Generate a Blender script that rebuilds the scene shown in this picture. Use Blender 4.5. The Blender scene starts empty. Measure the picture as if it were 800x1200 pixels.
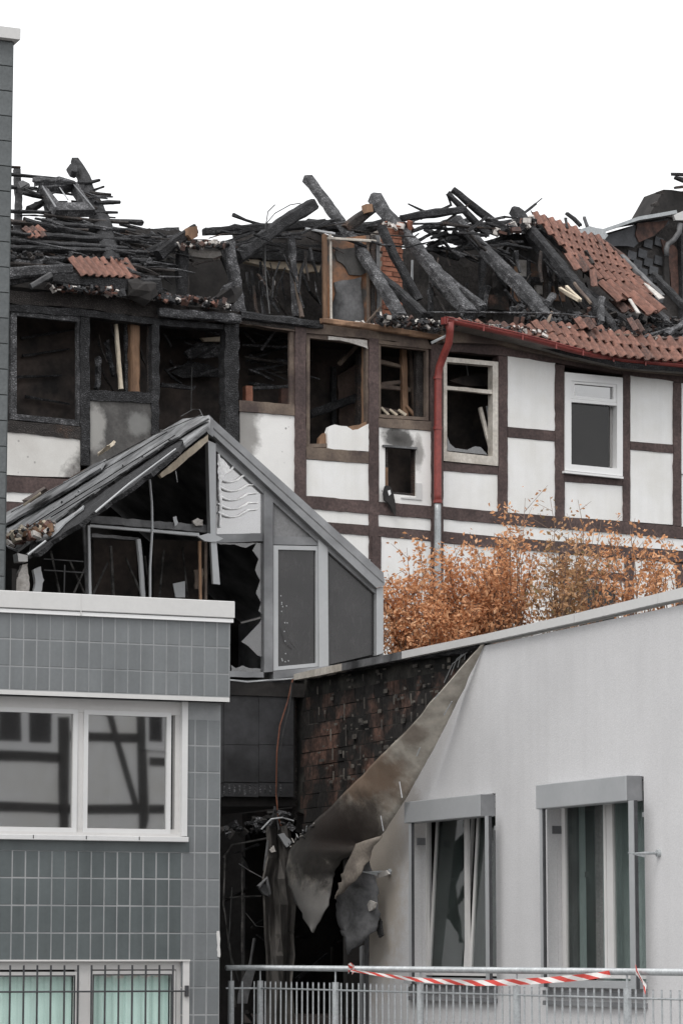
import bpy, bmesh, math, random
from mathutils import Vector, Matrix
from mathutils.geometry import tessellate_polygon
from mathutils import noise as mnoise
R = math.radians
sc = bpy.context.scene
C = sc.collection
rnd = random.Random(7)
# ------------------------------------------------------------------ camera, sky, sun, exposure
FPX = 3600.0                      # focal length in pixels of the 800x1200 photograph
TH = math.atan(518.0 / FPX)       # camera tilts up; the horizon lies at y = 1118
CAM = Vector((0, 0, 1.6))
cd = bpy.data.cameras.new('camera'); cam = bpy.data.objects.new('camera', cd); C.objects.link(cam)
cd.sensor_fit = 'VERTICAL'; cd.sensor_height = 36; cd.lens = FPX / 1200 * 36
cd.clip_start = 0.5; cd.clip_end = 6000
cam.location = CAM; cam.rotation_euler = (R(90) + TH, 0, 0); sc.camera = cam
SUN_EL, SUN_AZ = R(52), R(205)    # azimuth clockwise from +Y
w = bpy.data.worlds.new('World'); sc.world = w; w.use_nodes = True
nt = w.node_tree; nt.nodes.clear()
sky = nt.nodes.new('ShaderNodeTexSky'); sky.sky_type = 'NISHITA'; sky.sun_disc = False
sky.sun_elevation = SUN_EL; sky.sun_rotation = SUN_AZ; sky.air_density = 1.5; sky.dust_density = 4
hs = nt.nodes.new('ShaderNodeHueSaturation'); hs.inputs['Saturation'].default_value = 0.1
mx = nt.nodes.new('ShaderNodeMixRGB'); mx.inputs[0].default_value = 0.85     # thick even cloud over the clear sky
mx.inputs[2].default_value = (7.0, 7.05, 7.15, 1)
bg = nt.nodes.new('ShaderNodeBackground'); bg.inputs[1].default_value = 0.14
ow = nt.nodes.new('ShaderNodeOutputWorld')
nt.links.new(sky.outputs[0], hs.inputs['Color']); nt.links.new(hs.outputs[0], mx.inputs[1])
nt.links.new(mx.outputs[0], bg.inputs[0]); nt.links.new(bg.outputs[0], ow.inputs[0])
sd = bpy.data.lights.new('sun', 'SUN'); sd.energy = 0.9; sd.angle = R(25); sd.color = (1, 0.97, 0.93)
so = bpy.data.objects.new('sun', sd); C.objects.link(so)
sdir = Vector((math.sin(SUN_AZ) * math.cos(SUN_EL), math.cos(SUN_AZ) * math.cos(SUN_EL), math.sin(SUN_EL)))
so.rotation_euler = sdir.to_track_quat('Z', 'Y').to_euler(); so.location = sdir * 60
sc.view_settings.view_transform = 'Standard'; sc.view_settings.look = 'None'
sc.view_settings.exposure = 0.5; sc.view_settings.gamma = 1
sc.cycles.max_bounces = 8

# ------------------------------------------------------------------ pixel rays and planes
def ray(px, py):
    u, v = px - 400.0, 600.0 - py
    return Vector((u, FPX * math.cos(TH) - v * math.sin(TH), FPX * math.sin(TH) + v * math.cos(TH)))
class Plane:
    def __init__(s, p0, A, B=Vector((0, 0, 1))):
        s.p0 = p0; s.A = A.normalized(); s.B = B.normalized(); s.N = s.A.cross(s.B).normalized()
    def at(s, px, py, off=0.0):
        d = ray(px, py); t = (s.p0 + s.N * off - CAM).dot(s.N) / d.dot(s.N)
        return CAM + d * t
    def uv(s, P):
        q = P - s.p0; return q.dot(s.A), q.dot(s.B)
    def P(s, u, v, off=0.0): return s.p0 + s.A * u + s.B * v + s.N * off
def at_depth(px, py, Y):
    d = ray(px, py); return CAM + d * (Y / d.y)
def mpp(P): return P.y / FPX       # metres per pixel at a point
AX = Vector((8308, 3600, 0)).normalized()          # fronts of the tiled block and the conservatory
DX = Vector((1560, -3600, 0)).normalized()         # the stucco wall and the railing (towards the viewer)
HX = Vector((6400, 3600, 0)).normalized()          # the timbered front
S = Plane(at_depth(690, 1000, 27.0), DX)
Pc = S.at(345, 800)
G = Plane(Vector((Pc.x, Pc.y, 0)), AX)
T = Plane(at_depth(258, 1000, 28.5), AX)
H = Plane(at_depth(500, 500, 44.0), HX)
RL = Plane(at_depth(492, 1130, 26.0), DX)
Pe = H.at(470, 372)
_c, _s = math.cos(R(42)), math.sin(R(42))
RP = Plane(Pe, HX, -H.N * _c + Vector((0, 0, _s)))  # the burnt front roof slope

# ------------------------------------------------------------------ mesh helpers
class MB:
    def __init__(s): s.v = []; s.f = []; s.m = []; s.uv = None
    def add(s, vs, fs, mi=0):
        b = len(s.v); s.v += [Vector(p) for p in vs]
        s.f += [tuple(b + i for i in f) for f in fs]; s.m += [mi] * len(fs); return s
    def prism(s, front, dv, mi=0):
        n = len(front)
        s.add(list(front) + [p + dv for p in front],
              [tuple(range(n)), tuple(range(2 * n - 1, n - 1, -1))] + [(i, i + n, (i + 1) % n + n, (i + 1) % n) for i in range(n)], mi)
        return s
    def box(s, c, X, Y, Z, mi=0):
        vs = [c + X * a + Y * b + Z * d for a in (-.5, .5) for b in (-.5, .5) for d in (-.5, .5)]
        s.add(vs, [(0, 1, 3, 2), (4, 6, 7, 5), (0, 4, 5, 1), (2, 3, 7, 6), (0, 2, 6, 4), (1, 5, 7, 3)], mi); return s
    def limb(s, pts, rad, sides=6, jit=0.0, up=Vector((0.1, -1, 0.1)), seg=0.0, mi=0, square=False, flat=1.0):
        P = [Vector(p) for p in pts]; Q = []; RR = []
        for i in range(len(P) - 1):
            n = max(1, int((P[i + 1] - P[i]).length / seg)) if seg else 1
            for k in range(n):
                t = k / n; Q.append(P[i].lerp(P[i + 1], t)); RR.append(rad[i] * (1 - t) + rad[i + 1] * t)
        Q.append(P[-1]); RR.append(rad[-1])
        if square: angs = [a + math.pi / 4 for a in (-.22, .22, math.pi / 2 - .22, math.pi / 2 + .22, math.pi - .22, math.pi + .22, 1.5 * math.pi - .22, 1.5 * math.pi + .22)]; k0 = 1.3
        else: angs = [2 * math.pi * k / sides for k in range(sides)]; k0 = 1
        m = len(angs); vs = []
        for i, q in enumerate(Q):
            d = (Q[min(i + 1, len(Q) - 1)] - Q[max(i - 1, 0)]).normalized()
            a = d.cross(up).normalized(); b = a.cross(d)
            for an in angs:
                r = RR[i] * k0 * (1 + (rnd.uniform(-1, 1) * jit if jit else 0))
                vs.append(q + a * (math.cos(an) * r) + b * (math.sin(an) * r * flat) + (d * rnd.uniform(-1, 1) * jit * RR[i] * 1.5 if jit else Vector()))
        fs = [(i * m + k, i * m + (k + 1) % m, (i + 1) * m + (k + 1) % m, (i + 1) * m + k) for i in range(len(Q) - 1) for k in range(m)]
        fs += [tuple(range(m - 1, -1, -1)), tuple((len(Q) - 1) * m + k for k in range(m))]
        s.add(vs, fs, mi); return s
    def grid(s, rows, mi=0):
        n = len(rows[0]); vs = [p for r in rows for p in r]
        s.add(vs, [(i * n + k, i * n + k + 1, (i + 1) * n + k + 1, (i + 1) * n + k) for i in range(len(rows) - 1) for k in range(n - 1)], mi); return s
    def mesh(s, name, mats, smooth=False):
        me = bpy.data.meshes.new(name); me.from_pydata([tuple(v) for v in s.v], [], s.f)
        for m in (mats if isinstance(mats, (list, tuple)) else [mats]): me.materials.append(m)
        for p, mi in zip(me.polygons, s.m): p.material_index = mi
        bm = bmesh.new(); bm.from_mesh(me); bmesh.ops.recalc_face_normals(bm, faces=bm.faces); bm.to_mesh(me); bm.free()
        if smooth: me.shade_smooth()
        me.update(); return me
    def build(s, name, mats, parent=None, smooth=False, kind=None):
        o = bpy.data.objects.new(name, s.mesh(name, mats, smooth)); C.objects.link(o)
        put(o, parent)
        if kind: o['kind'] = kind
        return o
def put(o, parent, world=None):
    if parent is not None:
        o.parent = parent
        o.matrix_parent_inverse = Matrix.Translation(-parent.location)
    if world is not None: o.matrix_basis = world
def thing(name, label, cat, loc, group=None):
    o = bpy.data.objects.new(name, None); C.objects.link(o); o.location = loc; o.empty_display_size = .3
    o['label'] = label; o['category'] = cat
    if group: o['group'] = group
    return o
def tag(o, label, cat, group=None):
    o['label'] = label; o['category'] = cat
    if group: o['group'] = group
    return o
def rough(pts, step=10, j=0.5):
    """subdivide a pixel outline and shake it a little, so hewn or burnt edges are not ruled lines"""
    out = []
    for i, a in enumerate(pts):
        b = pts[(i + 1) % len(pts)]; L = math.hypot(b[0] - a[0], b[1] - a[1]); n = max(1, int(L / step))
        for k in range(n):
            t = k / n; jj = j if k else j * .3
            out.append((a[0] + (b[0] - a[0]) * t + rnd.uniform(-jj, jj), a[1] + (b[1] - a[1]) * t + rnd.uniform(-jj, jj)))
    return out
def slab(pl, pts, f, b, name, mat, parent=None, j=0, step=10, mb=None, mi=0, kind=None):
    if j: pts = rough(pts, step, j)
    m = mb or MB(); fr = [pl.at(x, y, f) for x, y in pts]
    m.prism(fr, pl.N * (b - f), mi)
    return m if mb else m.build(name, mat, parent, kind=kind)
def rect(x0, y0, x1, y1, s=0.0):     # s: fall of the horizontals per pixel
    return [(x0, y0), (x1, y0 + (x1 - x0) * s), (x1, y1 + (x1 - x0) * s), (x0, y1)]
def ring(pl, outer, inner, f, b, name, mat, parent=None, mb=None):
    n = len(outer); m = mb or MB()
    O = [pl.at(x, y, f) for x, y in outer]; I = [pl.at(x, y, f) for x, y in inner]; d = pl.N * (b - f)
    vs = O + I + [p + d for p in O] + [p + d for p in I]; fs = []
    for i in range(n):
        k = (i + 1) % n
        fs += [(i, k, n + k, n + i), (2 * n + i, 3 * n + i, 3 * n + k, 2 * n + k), (i, 2 * n + i, 2 * n + k, k), (n + i, n + k, 3 * n + k, 3 * n + i)]
    m.add(vs, fs)
    return m if mb else m.build(name, mat, parent)
def holed(pl, outer, holes, f, b, name, mat, parent=None, uvspace=False):
    """wall sheet with openings, thickness f..b; points are pixels (or u,v when uvspace)"""
    q = (lambda p: pl.P(p[0], p[1], f)) if uvspace else (lambda p: pl.at(p[0], p[1], f))
    loops = [[q(p) for p in outer]] + [[q(p) for p in h] for h in holes]
    flat = [p for l in loops for p in l]; n = len(flat); d = pl.N * (b - f)
    l2 = [[Vector((*pl.uv(p), 0)) for p in l] for l in loops]
    tri = tessellate_polygon(l2)
    fs = [tuple(t) for t in tri] + [tuple(n + i for i in reversed(t)) for t in tri]
    k = 0
    for l in loops:
        m = len(l); fs += [(k + i, k + (i + 1) % m, n + k + (i + 1) % m, n + k + i) for i in range(m)]; k += m
    mb = MB(); mb.add(flat + [p + d for p in flat], fs); return mb.build(name, mat, parent)
def pb(pl, pts, name, mat, parent, sides=6, jit=.12, seg=.12, square=True, mb=None, flat=1.0, smooth=False):
    """timber/bar along pixels (x, y, off, width_px)"""
    P = [pl.at(x, y, o) for x, y, o, _ in pts]; rad = [q[3] * mpp(p) / 2 for q, p in zip(pts, P)]
    m = mb or MB(); m.limb(P, rad, sides, jit, pl.N, seg, square=square, flat=flat)
    return m if mb else m.build(name, mat, parent, smooth=smooth)

# ------------------------------------------------------------------ materials
WORLD = [False]      # True: pattern runs through world space, across separate pieces
def newmat(name):
    m = bpy.data.materials.new(name); m.use_nodes = True; n = m.node_tree
    return m, n, n.nodes['Principled BSDF'], n.links
def ramp(n, stops, src, links):
    r = n.nodes.new('ShaderNodeValToRGB'); e = r.color_ramp.elements
    while len(e) < len(stops): e.new(.5)
    for el, (p, c) in zip(e, stops):
        el.position = p; el.color = (*c, 1) if not isinstance(c, (int, float)) else (c, c, c, 1)
    links.new(src, r.inputs[0]); return r.outputs[0]
def tex(n, links, kind='noise', scale=5, detail=5, stretch=(1, 1, 1), rough_=.6, seed=0.0):
    tc = n.nodes.new('ShaderNodeNewGeometry' if WORLD[0] else 'ShaderNodeTexCoord'); mp = n.nodes.new('ShaderNodeMapping')
    mp.inputs['Scale'].default_value = stretch; mp.inputs['Location'].default_value = (seed, seed * .7, seed * 1.3)
    links.new(tc.outputs['Position' if WORLD[0] else 'Object'], mp.inputs[0])
    if kind == 'noise':
        t = n.nodes.new('ShaderNodeTexNoise'); t.inputs['Scale'].default_value = scale; t.inputs['Detail'].default_value = detail
        t.inputs['Roughness'].default_value = rough_; links.new(mp.outputs[0], t.inputs['Vector']); return t.outputs['Fac']
    t = n.nodes.new('ShaderNodeTexVoronoi'); t.inputs['Scale'].default_value = scale
    if kind == 'crack': t.feature = 'DISTANCE_TO_EDGE'
    links.new(mp.outputs[0], t.inputs['Vector']); return t.outputs['Distance']
def mixc(n, links, fac, a, b, mode='MIX'):
    x = n.nodes.new('ShaderNodeMixRGB'); x.blend_type = mode
    for i, v in ((0, fac), (1, a), (2, b)):
        if isinstance(v, (int, float)): x.inputs[i].default_value = v if i == 0 else (v, v, v, 1)
        elif isinstance(v, tuple): x.inputs[i].default_value = (*v, 1)
        else: links.new(v, x.inputs[i])
    return x.outputs[0]
def bumpit(n, links, bs, h, strength, dist=.01):
    b = n.nodes.new('ShaderNodeBump'); b.inputs['Strength'].default_value = strength; b.inputs['Distance'].default_value = dist
    links.new(h, b.inputs['Height']); links.new(b.outputs[0], bs.inputs['Normal'])
def mat(name, c1, c2, scale=4, rough_=.8, bump=.3, metal=0.0, stretch=(1, 1, 1), fine=40, vary=0.0, lo=.35, hi=.65, stains=None, spec=.5, dist=.01, detail=5, fv=(.8, 1.12), spots=0, streak=0):
    """two tone noise material; stains = [(centre, (rx, ry, rz), colour, strength)] marks with a place of their own"""
    m, n, bs, L = newmat(name)
    a = tex(n, L, scale=scale, stretch=stretch, detail=detail)
    f = ramp(n, [(lo, 0.0), (hi, 1.0)], a, L)
    col = mixc(n, L, f, c1, c2)
    b = tex(n, L, scale=fine, stretch=stretch, detail=3, seed=3)
    fb = ramp(n, [(.3, fv[0]), (.7, fv[1])], b, L)
    col = mixc(n, L, 1.0, col, fb, 'MULTIPLY')
    if vary:
        oi = n.nodes.new('ShaderNodeObjectInfo')
        r = ramp(n, [(0, 1 - vary), (1, 1 + vary)], oi.outputs['Random'], L); col = mixc(n, L, 1.0, col, r, 'MULTIPLY')
    if streak:
        sk = tex(n, L, scale=2.2, stretch=(3, 3, .22), detail=5, seed=6)
        col = mixc(n, L, 1.0, col, ramp(n, [(.40, 1 - streak), (.58, 1.0)], sk, L), 'MULTIPLY')
    if spots:
        vd = tex(n, L, 'vor', scale=spots, seed=4); big = tex(n, L, scale=1.7, seed=9)
        sm = mixc(n, L, 1.0, ramp(n, [(.10, 1.0), (.17, 0.0)], vd, L), ramp(n, [(.52, 0.0), (.6, .75)], big, L), 'MULTIPLY')
        col = mixc(n, L, sm, col, (.14, .125, .12))
    for (cen, rad, sc_, st) in (stains or []):
        g = n.nodes.new('ShaderNodeNewGeometry'); s1 = n.nodes.new('ShaderNodeVectorMath'); s1.operation = 'SUBTRACT'
        s1.inputs[1].default_value = cen; L.new(g.outputs['Position'], s1.inputs[0])
        s2 = n.nodes.new('ShaderNodeVectorMath'); s2.operation = 'DIVIDE'; s2.inputs[1].default_value = rad; L.new(s1.outputs[0], s2.inputs[0])
        s3 = n.nodes.new('ShaderNodeVectorMath'); s3.operation = 'LENGTH'; L.new(s2.outputs[0], s3.inputs[0])
        nz = tex(n, L, scale=4, detail=6, seed=cen[0], rough_=.7)
        ad = n.nodes.new('ShaderNodeMath'); ad.operation = 'MULTIPLY_ADD'; L.new(nz, ad.inputs[0]); ad.inputs[1].default_value = 1.3; L.new(s3.outputs['Value'], ad.inputs[2])
        fc = ramp(n, [(.0, st), (.6, st * .9), (1.0, 0.0)], _sub(n, L, ad.outputs[0], .65), L)
        col = mixc(n, L, fc, col, sc_)
    L.new(col, bs.inputs['Base Color']); bs.inputs['Roughness'].default_value = rough_; bs.inputs['Metallic'].default_value = metal
    bs.inputs['Specular IOR Level'].default_value = spec
    if bump: bumpit(n, L, bs, mixc(n, L, .5, a, b), bump, dist)
    return m
def _sub(n, L, s, v):
    q = n.nodes.new('ShaderNodeMath'); q.operation = 'SUBTRACT'; L.new(s, q.inputs[0]); q.inputs[1].default_value = v; return q.outputs[0]
def charmat(name, dark, pale, scale=16, tint=None, rough_=.75, ash=.55):
    m, n, bs, L = newmat(name)
    v = tex(n, L, 'crack', scale=scale, stretch=(1, 1, 1.5))
    f = ramp(n, [(.0, 0.0), (.06, .35), (.28, 1.0)], v, L)
    nz = tex(n, L, scale=7, detail=8, seed=5, rough_=.7)
    g = ramp(n, [(.44, 0.0), (.66, 1.0)], nz, L)
    top = mixc(n, L, g, tuple(d * 1.5 + .004 for d in dark), pale)
    if tint:
        nz2 = tex(n, L, scale=2.1, detail=4, seed=11); top = mixc(n, L, ramp(n, [(.55, 0.0), (.72, .8)], nz2, L), top, tint)
    col = mixc(n, L, f, dark, top)
    fn = tex(n, L, scale=60, detail=3, seed=2)
    col = mixc(n, L, ramp(n, [(.6, 0.0), (.75, ash * .6)], fn, L), col, tuple(min(.4, p * 2.2) for p in pale))
    L.new(col, bs.inputs['Base Color']); bs.inputs['Roughness'].default_value = rough_; bs.inputs['Specular IOR Level'].default_value = .35
    bumpit(n, L, bs, mixc(n, L, .6, f, nz), .8, .02)
    return m
def glassmat(name, refl=.2, tint=.5, body=None, bodyfac=0.0, rough_=.02):
    m, n, bs, L = newmat(name); n.nodes.remove(bs); out = n.nodes['Material Output']
    tr = n.nodes.new('ShaderNodeBsdfTransparent'); tr.inputs[0].default_value = (tint, tint, tint, 1)
    gl = n.nodes.new('ShaderNodeBsdfGlossy'); gl.inputs['Roughness'].default_value = rough_; gl.inputs[0].default_value = (1, 1, 1, 1)
    sh = tr.outputs[0]
    if body:
        df = n.nodes.new('ShaderNodeBsdfDiffuse'); a = tex(n, L, scale=3.5, detail=7)
        b = tex(n, L, scale=25, detail=5, stretch=(1, 1, .35))
        c = mixc(n, L, ramp(n, [(.35, 0.0), (.7, 1.0)], a, L), tuple(x * .55 for x in body), body)
        c = mixc(n, L, ramp(n, [(.55, 0.0), (.75, .5)], b, L), c, tuple(min(1, x * 2) for x in body))
        L.new(c, df.inputs[0]); m1 = n.nodes.new('ShaderNodeMixShader'); m1.inputs[0].default_value = bodyfac
        L.new(sh, m1.inputs[1]); L.new(df.outputs[0], m1.inputs[2]); sh = m1.outputs[0]
    bp = n.nodes.new('ShaderNodeBump'); bp.inputs['Strength'].default_value = .05; bp.inputs['Distance'].default_value = .003
    L.new(tex(n, L, scale=1.6, detail=1), bp.inputs['Height']); L.new(bp.outputs[0], gl.inputs['Normal'])
    m2 = n.nodes.new('ShaderNodeMixShader'); m2.inputs[0].default_value = refl
    L.new(sh, m2.inputs[1]); L.new(gl.outputs[0], m2.inputs[2]); L.new(m2.outputs[0], out.inputs[0])
    return m

V3 = lambda p: (p.x, p.y, p.z)
soot = (.02, .018, .016)
M = {}
M['plaster'] = mat('white_plaster', (.78, .77, .74), (.86, .858, .85), 1.6, .9, .15, fine=90, detail=7, fv=(.95, 1.03), streak=.04)
hs1 = H.at(40, 535); hs2 = H.at(120, 560); hs3 = H.at(295, 490); hs4 = H.at(466, 517); hs5 = H.at(466, 545)
M['plaster_soot'] = mat('sooty_plaster', (.62, .60, .57), (.74, .73, .70), 1.6, .9, .15, fine=90, fv=(.93, 1.03), spots=9,
    stains=[(V3(hs2), (.55, .55, .55), (.07, .065, .06), .95), (V3(H.at(100, 580)), (.45, .45, .45), (.07, .06, .06), .8)])
M['plaster_stain'] = mat('plaster_scorched', (.76, .75, .73), (.84, .83, .81), 1.6, .9, .15, fine=90, fv=(.95, 1.03), spots=9,
    stains=[(V3(H.at(284, 500)), (.32, .32, .75), (.1, .09, .08), .75), (V3(H.at(467, 514)), (.33, .3, .2), (.03, .027, .025), .97),
            (V3(H.at(490, 530)), (.10, .3, .28), (.12, .11, .1), .7), (V3(H.at(452, 585)), (.06, .3, .2), (.1, .09, .08), .5)])
M['plaster_dark'] = mat('burnt_plaster', (.05, .048, .047), (.13, .125, .12), 2.2, .9, .5, fine=30,
    stains=[(V3(H.at(112, 500)), (.18, .4, .42), (.42, .41, .39), .8), (V3(H.at(163, 497)), (.2, .4, .2), (.3, .3, .29), .6)])
M['timber'] = mat('dark_red_brown_timber', (.055, .037, .035), (.105, .072, .067), 2.2, .8, .8, stretch=(1, 1, 1), fine=26, fv=(.6, 1.35), detail=8)
M['timber_bare'] = mat('scorched_bare_timber', (.07, .05, .045), (.2, .155, .12), 2.2, .85, .5, fine=30)
M['timber_warm'] = mat('warm_raw_timber', (.14, .08, .048), (.30, .18, .11), 3, .8, .4, fine=30, stretch=(1, 1, .3))
M['timber_pale'] = mat('pale_board', (.5, .42, .32), (.68, .6, .48), 3, .8, .3, fine=30, stretch=(1, 1, .4))
M['char'] = charmat('charred_timber', (.010, .010, .011), (.085, .085, .09), 26)
M['char_pale'] = charmat('ashen_charred_timber', (.025, .025, .027), (.25, .25, .26), 24)
M['char_brown'] = charmat('charred_brown_timber', (.02, .017, .016), (.085, .075, .07), 28, tint=(.16, .085, .05))
M['char_wall'] = mat('charred_wall', (.018, .017, .017), (.065, .058, .055), 2.6, .9, .8, fine=22, detail=9, dist=.03, fv=(.6, 1.3))
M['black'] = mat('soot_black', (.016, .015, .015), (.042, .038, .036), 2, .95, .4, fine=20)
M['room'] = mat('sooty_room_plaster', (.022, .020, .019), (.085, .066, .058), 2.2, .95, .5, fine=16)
M['terra'] = mat('red_clay_tile', (.10, .05, .038), (.26, .125, .092), 3, .8, .5, fine=40, vary=.2, fv=(.6, 1.2))
M['terra_dark'] = mat('smoked_clay_tile', (.05, .033, .03), (.15, .08, .062), 7, .85, .4, fine=50, vary=.4)
M['brick'] = mat('orange_brick', (.27, .105, .065), (.38, .17, .11), 8, .85, .4, fine=60, vary=.25)
M['mortar'] = mat('old_mortar', (.3, .27, .24), (.42, .38, .34), 8, .95, .4)
WORLD[0] = True
M['brick_burnt'] = mat('smoke_blackened_block', (.016, .014, .013), (.14, .075, .055), 2.6, .85, .7, fine=22, vary=.5, lo=.48, hi=.70, fv=(.4, 1.5))
WORLD[0] = False
M['mortar_burnt'] = mat('sooty_mortar', (.012, .012, .011), (.10, .092, .08), 2.5, .95, .5, lo=.45, hi=.75)
M['glue'] = mat('adhesive_dabs', (.045, .042, .04), (.16, .145, .125), 5, .9, .5)
M['stucco'] = mat('pale_grey_stucco', (.545, .54, .545), (.61, .605, .61), .8, .95, .6, fine=70, dist=.008, detail=8, fv=(.90, 1.05), streak=.03,
    stains=[(V3(S.at(436, 1010)), (.5, 1.2, 1.6), (.42, .36, .29), .8), (V3(S.at(470, 960)), (.3, .9, .5), (.34, .31, .28), .55)])
WORLD[0] = True
M['tile'] = mat('grey_green_ceramic', (.148, .159, .165), (.168, .179, .185), 2.5, .38, .08, fine=30, vary=.06, spec=.5, fv=(.95, 1.04), streak=.10)
M['tile_dark'] = mat('slate_green_ceramic', (.082, .097, .100), (.098, .114, .117), 3, .4, .08, fine=30, vary=.10, fv=(.95, 1.04), streak=.12)
WORLD[0] = False
M['grout'] = mat('pale_grout', (.22, .23, .235), (.34, .345, .35), 1.3, .9, .1, fv=(.95, 1.03))
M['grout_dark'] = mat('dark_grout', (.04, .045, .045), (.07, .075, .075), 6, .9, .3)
M['coping'] = mat('white_coated_coping', (.55, .545, .535), (.60, .595, .585), 1.0, .55, .04, fine=25, fv=(.97, 1.02))
M['pvc'] = mat('white_window_frame', (.77, .77, .77), (.81, .81, .80), 1.5, .4, .02, fine=20, fv=(.98, 1.01))
M['pvc_old'] = mat('grey_white_window_frame', (.56, .55, .54), (.60, .59, .58), 1.5, .5, .03, fine=20, fv=(.97, 1.02))
M['pvc_soot'] = mat('heat_stained_frame', (.42, .38, .33), (.66, .62, .56), 2.5, .6, .2, fine=20)
M['alu'] = mat('grey_aluminium', (.12, .122, .128), (.29, .295, .305), 1.1, .45, .08, metal=.2, fine=20, fv=(.95, 1.04))
M['alu_pale'] = mat('pale_aluminium', (.38, .39, .40), (.44, .45, .46), 1.2, .45, .03, metal=.2, fine=20, fv=(.97, 1.02))
M['alu_soot'] = mat('smoked_aluminium', (.04, .04, .042), (.22, .22, .225), 2.4, .6, .3, metal=.2, fine=24, detail=7)
M['zinc'] = mat('galvanised_steel', (.34, .36, .37), (.45, .47, .48), 9, .45, .1, metal=.35, fine=50)
M['iron'] = mat('dark_iron', (.035, .037, .04), (.06, .06, .065), 6, .6, .1)
M['gutter'] = mat('red_painted_metal', (.20, .035, .03), (.27, .055, .045), 3, .45, .15, fine=25)
M['slate'] = mat('burnt_slate', (.045, .047, .052), (.09, .092, .10), 3, .7, .3, fine=30, vary=.3)
M['cloth'] = mat('charred_cloth', (.015, .014, .014), (.14, .135, .13), 7, .95, .5)
M['ash'] = mat('white_ash', (.42, .39, .36), (.66, .63, .6), 9, .95, .5)
M['rust'] = mat('scorched_orange_sheet', (.10, .095, .09), (.38, .18, .09), 1.6, .7, .4, fine=20, lo=.42, hi=.6)
M['sheet'] = mat('peeled_facade_sheet', (.30, .27, .23), (.50, .46, .40), 1.8, .75, .8, fine=9, detail=9, fv=(.72, 1.15),
    stains=[(V3(S.at(362, 1080, .62)), (1.2, 1.2, .62), (.15, .145, .14), .95), (V3(S.at(430, 905, .4)), (.6, .9, .42), (.15, .09, .055), .85), (V3(S.at(372, 985, .6)), (.75, 1.2, .55), (.018, .016, .015), 1.0), (V3(S.at(405, 968, .5)), (.6, .9, .36), (.035, .026, .022), .95), (V3(S.at(485, 862, .3)), (.16, .5, .12), (.14, .1, .075), .6)])
M['sheet_dark'] = mat('smoked_sheet', (.07, .07, .072), (.17, .17, .175), 5, .8, .5, fine=20)
M['curtain'] = mat('grey_green_curtain', (.34, .43, .41), (.42, .51, .49), 2, .9, .1, stretch=(6, 6, .3))
M['curtain_pale'] = mat('grey_pink_blind', (.42, .40, .395), (.5, .475, .465), 2, .9, .1)
M['roof_metal'] = mat('smoke_streaked_sheet_metal', (.045, .045, .047), (.30, .305, .31), 2.6, .5, .3, metal=.2, fine=14, detail=9, lo=.40, hi=.62, fv=(.7, 1.2))
M['mint'] = mat('mint_blind', (.62, .84, .77), (.66, .88, .81), 2, .8, .0, stretch=(3, 3, .3), fv=(.97, 1.02))
M['stem'] = mat('shrub_stem', (.16, .10, .07), (.28, .19, .14), 8, .9, .3)
M['cable'] = mat('scorched_orange_cable', (.12, .05, .035), (.24, .09, .05), 6, .6, .1)
M['cable_black'] = mat('black_cable', (.02, .02, .02), (.07, .07, .07), 6, .6, .1)
M['ground'] = mat('asphalt', (.045, .045, .047), (.06, .06, .062), 1.5, .9, .5, fine=60)
M['pave'] = mat('grey_paving', (.2, .195, .19), (.27, .265, .26), 2.5, .9, .4, fine=40)
M['gravel'] = mat('roof_gravel', (.14, .13, .12), (.26, .25, .23), 12, .95, .6)
M['pane_white'] = mat('glossy_white', (.75, .75, .76), (.9, .9, .9), 8, .35, .2)  # white of the ribbons and patch on the gable pane
M['glass'] = glassmat('window_glass', .34, .35)
M['glass_h'] = glassmat('dusty_window_glass', .035, .5, (.035, .032, .03), .3)
M['glass_soot'] = glassmat('smoked_glass', .055, .2, (.032, .030, .031), .93, .25)
M['glass_grey'] = glassmat('grey_glass', .3, .3, (.12, .12, .12), .6)
M['timber_grey'] = mat('dark_grey_timber', (.05, .048, .047), (.075, .072, .07), 3, .8, .3)
M['glass_pale'] = glassmat('crazed_glass', .42, .5, (.22, .22, .23), .6, .2)
M['glass_green'] = glassmat('green_tinted_glass', .06, .98)
M['glass_sash'] = glassmat('green_window_glass', .035, .92, (.17, .21, .20), .15)
M['pvc_t'] = mat('satin_window_frame', (.60, .60, .60), (.64, .64, .635), 1.5, .45, .02, fine=20, fv=(.98, 1.01))
M['glass_shard'] = glassmat('broken_glass', .12, .5, (.15, .15, .155), .55, .2)
def leafmat(name, a, b, c):
    m, n, bs, L = newmat(name); at_ = n.nodes.new('ShaderNodeAttribute'); at_.attribute_name = 'shade'
    col = ramp(n, [(0, a), (.5, b), (1, c)], at_.outputs['Fac'], L)
    L.new(col, bs.inputs['Base Color']); bs.inputs['Roughness'].default_value = .8
    tl = n.nodes.new('ShaderNodeBsdfTranslucent'); L.new(col, tl.inputs[0]); mxs = n.nodes.new('ShaderNodeMixShader'); mxs.inputs[0].default_value = .3
    L.new(bs.outputs[0], mxs.inputs[1]); L.new(tl.outputs[0], mxs.inputs[2]); L.new(mxs.outputs[0], n.nodes['Material Output'].inputs[0]); return m
M['leaf'] = leafmat('dry_orange_leaf', (.34, .15, .07), (.70, .36, .18), (.88, .60, .38))
M['leaf_green'] = leafmat('olive_leaf', (.18, .15, .07), (.50, .29, .15), (.70, .45, .28))
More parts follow.
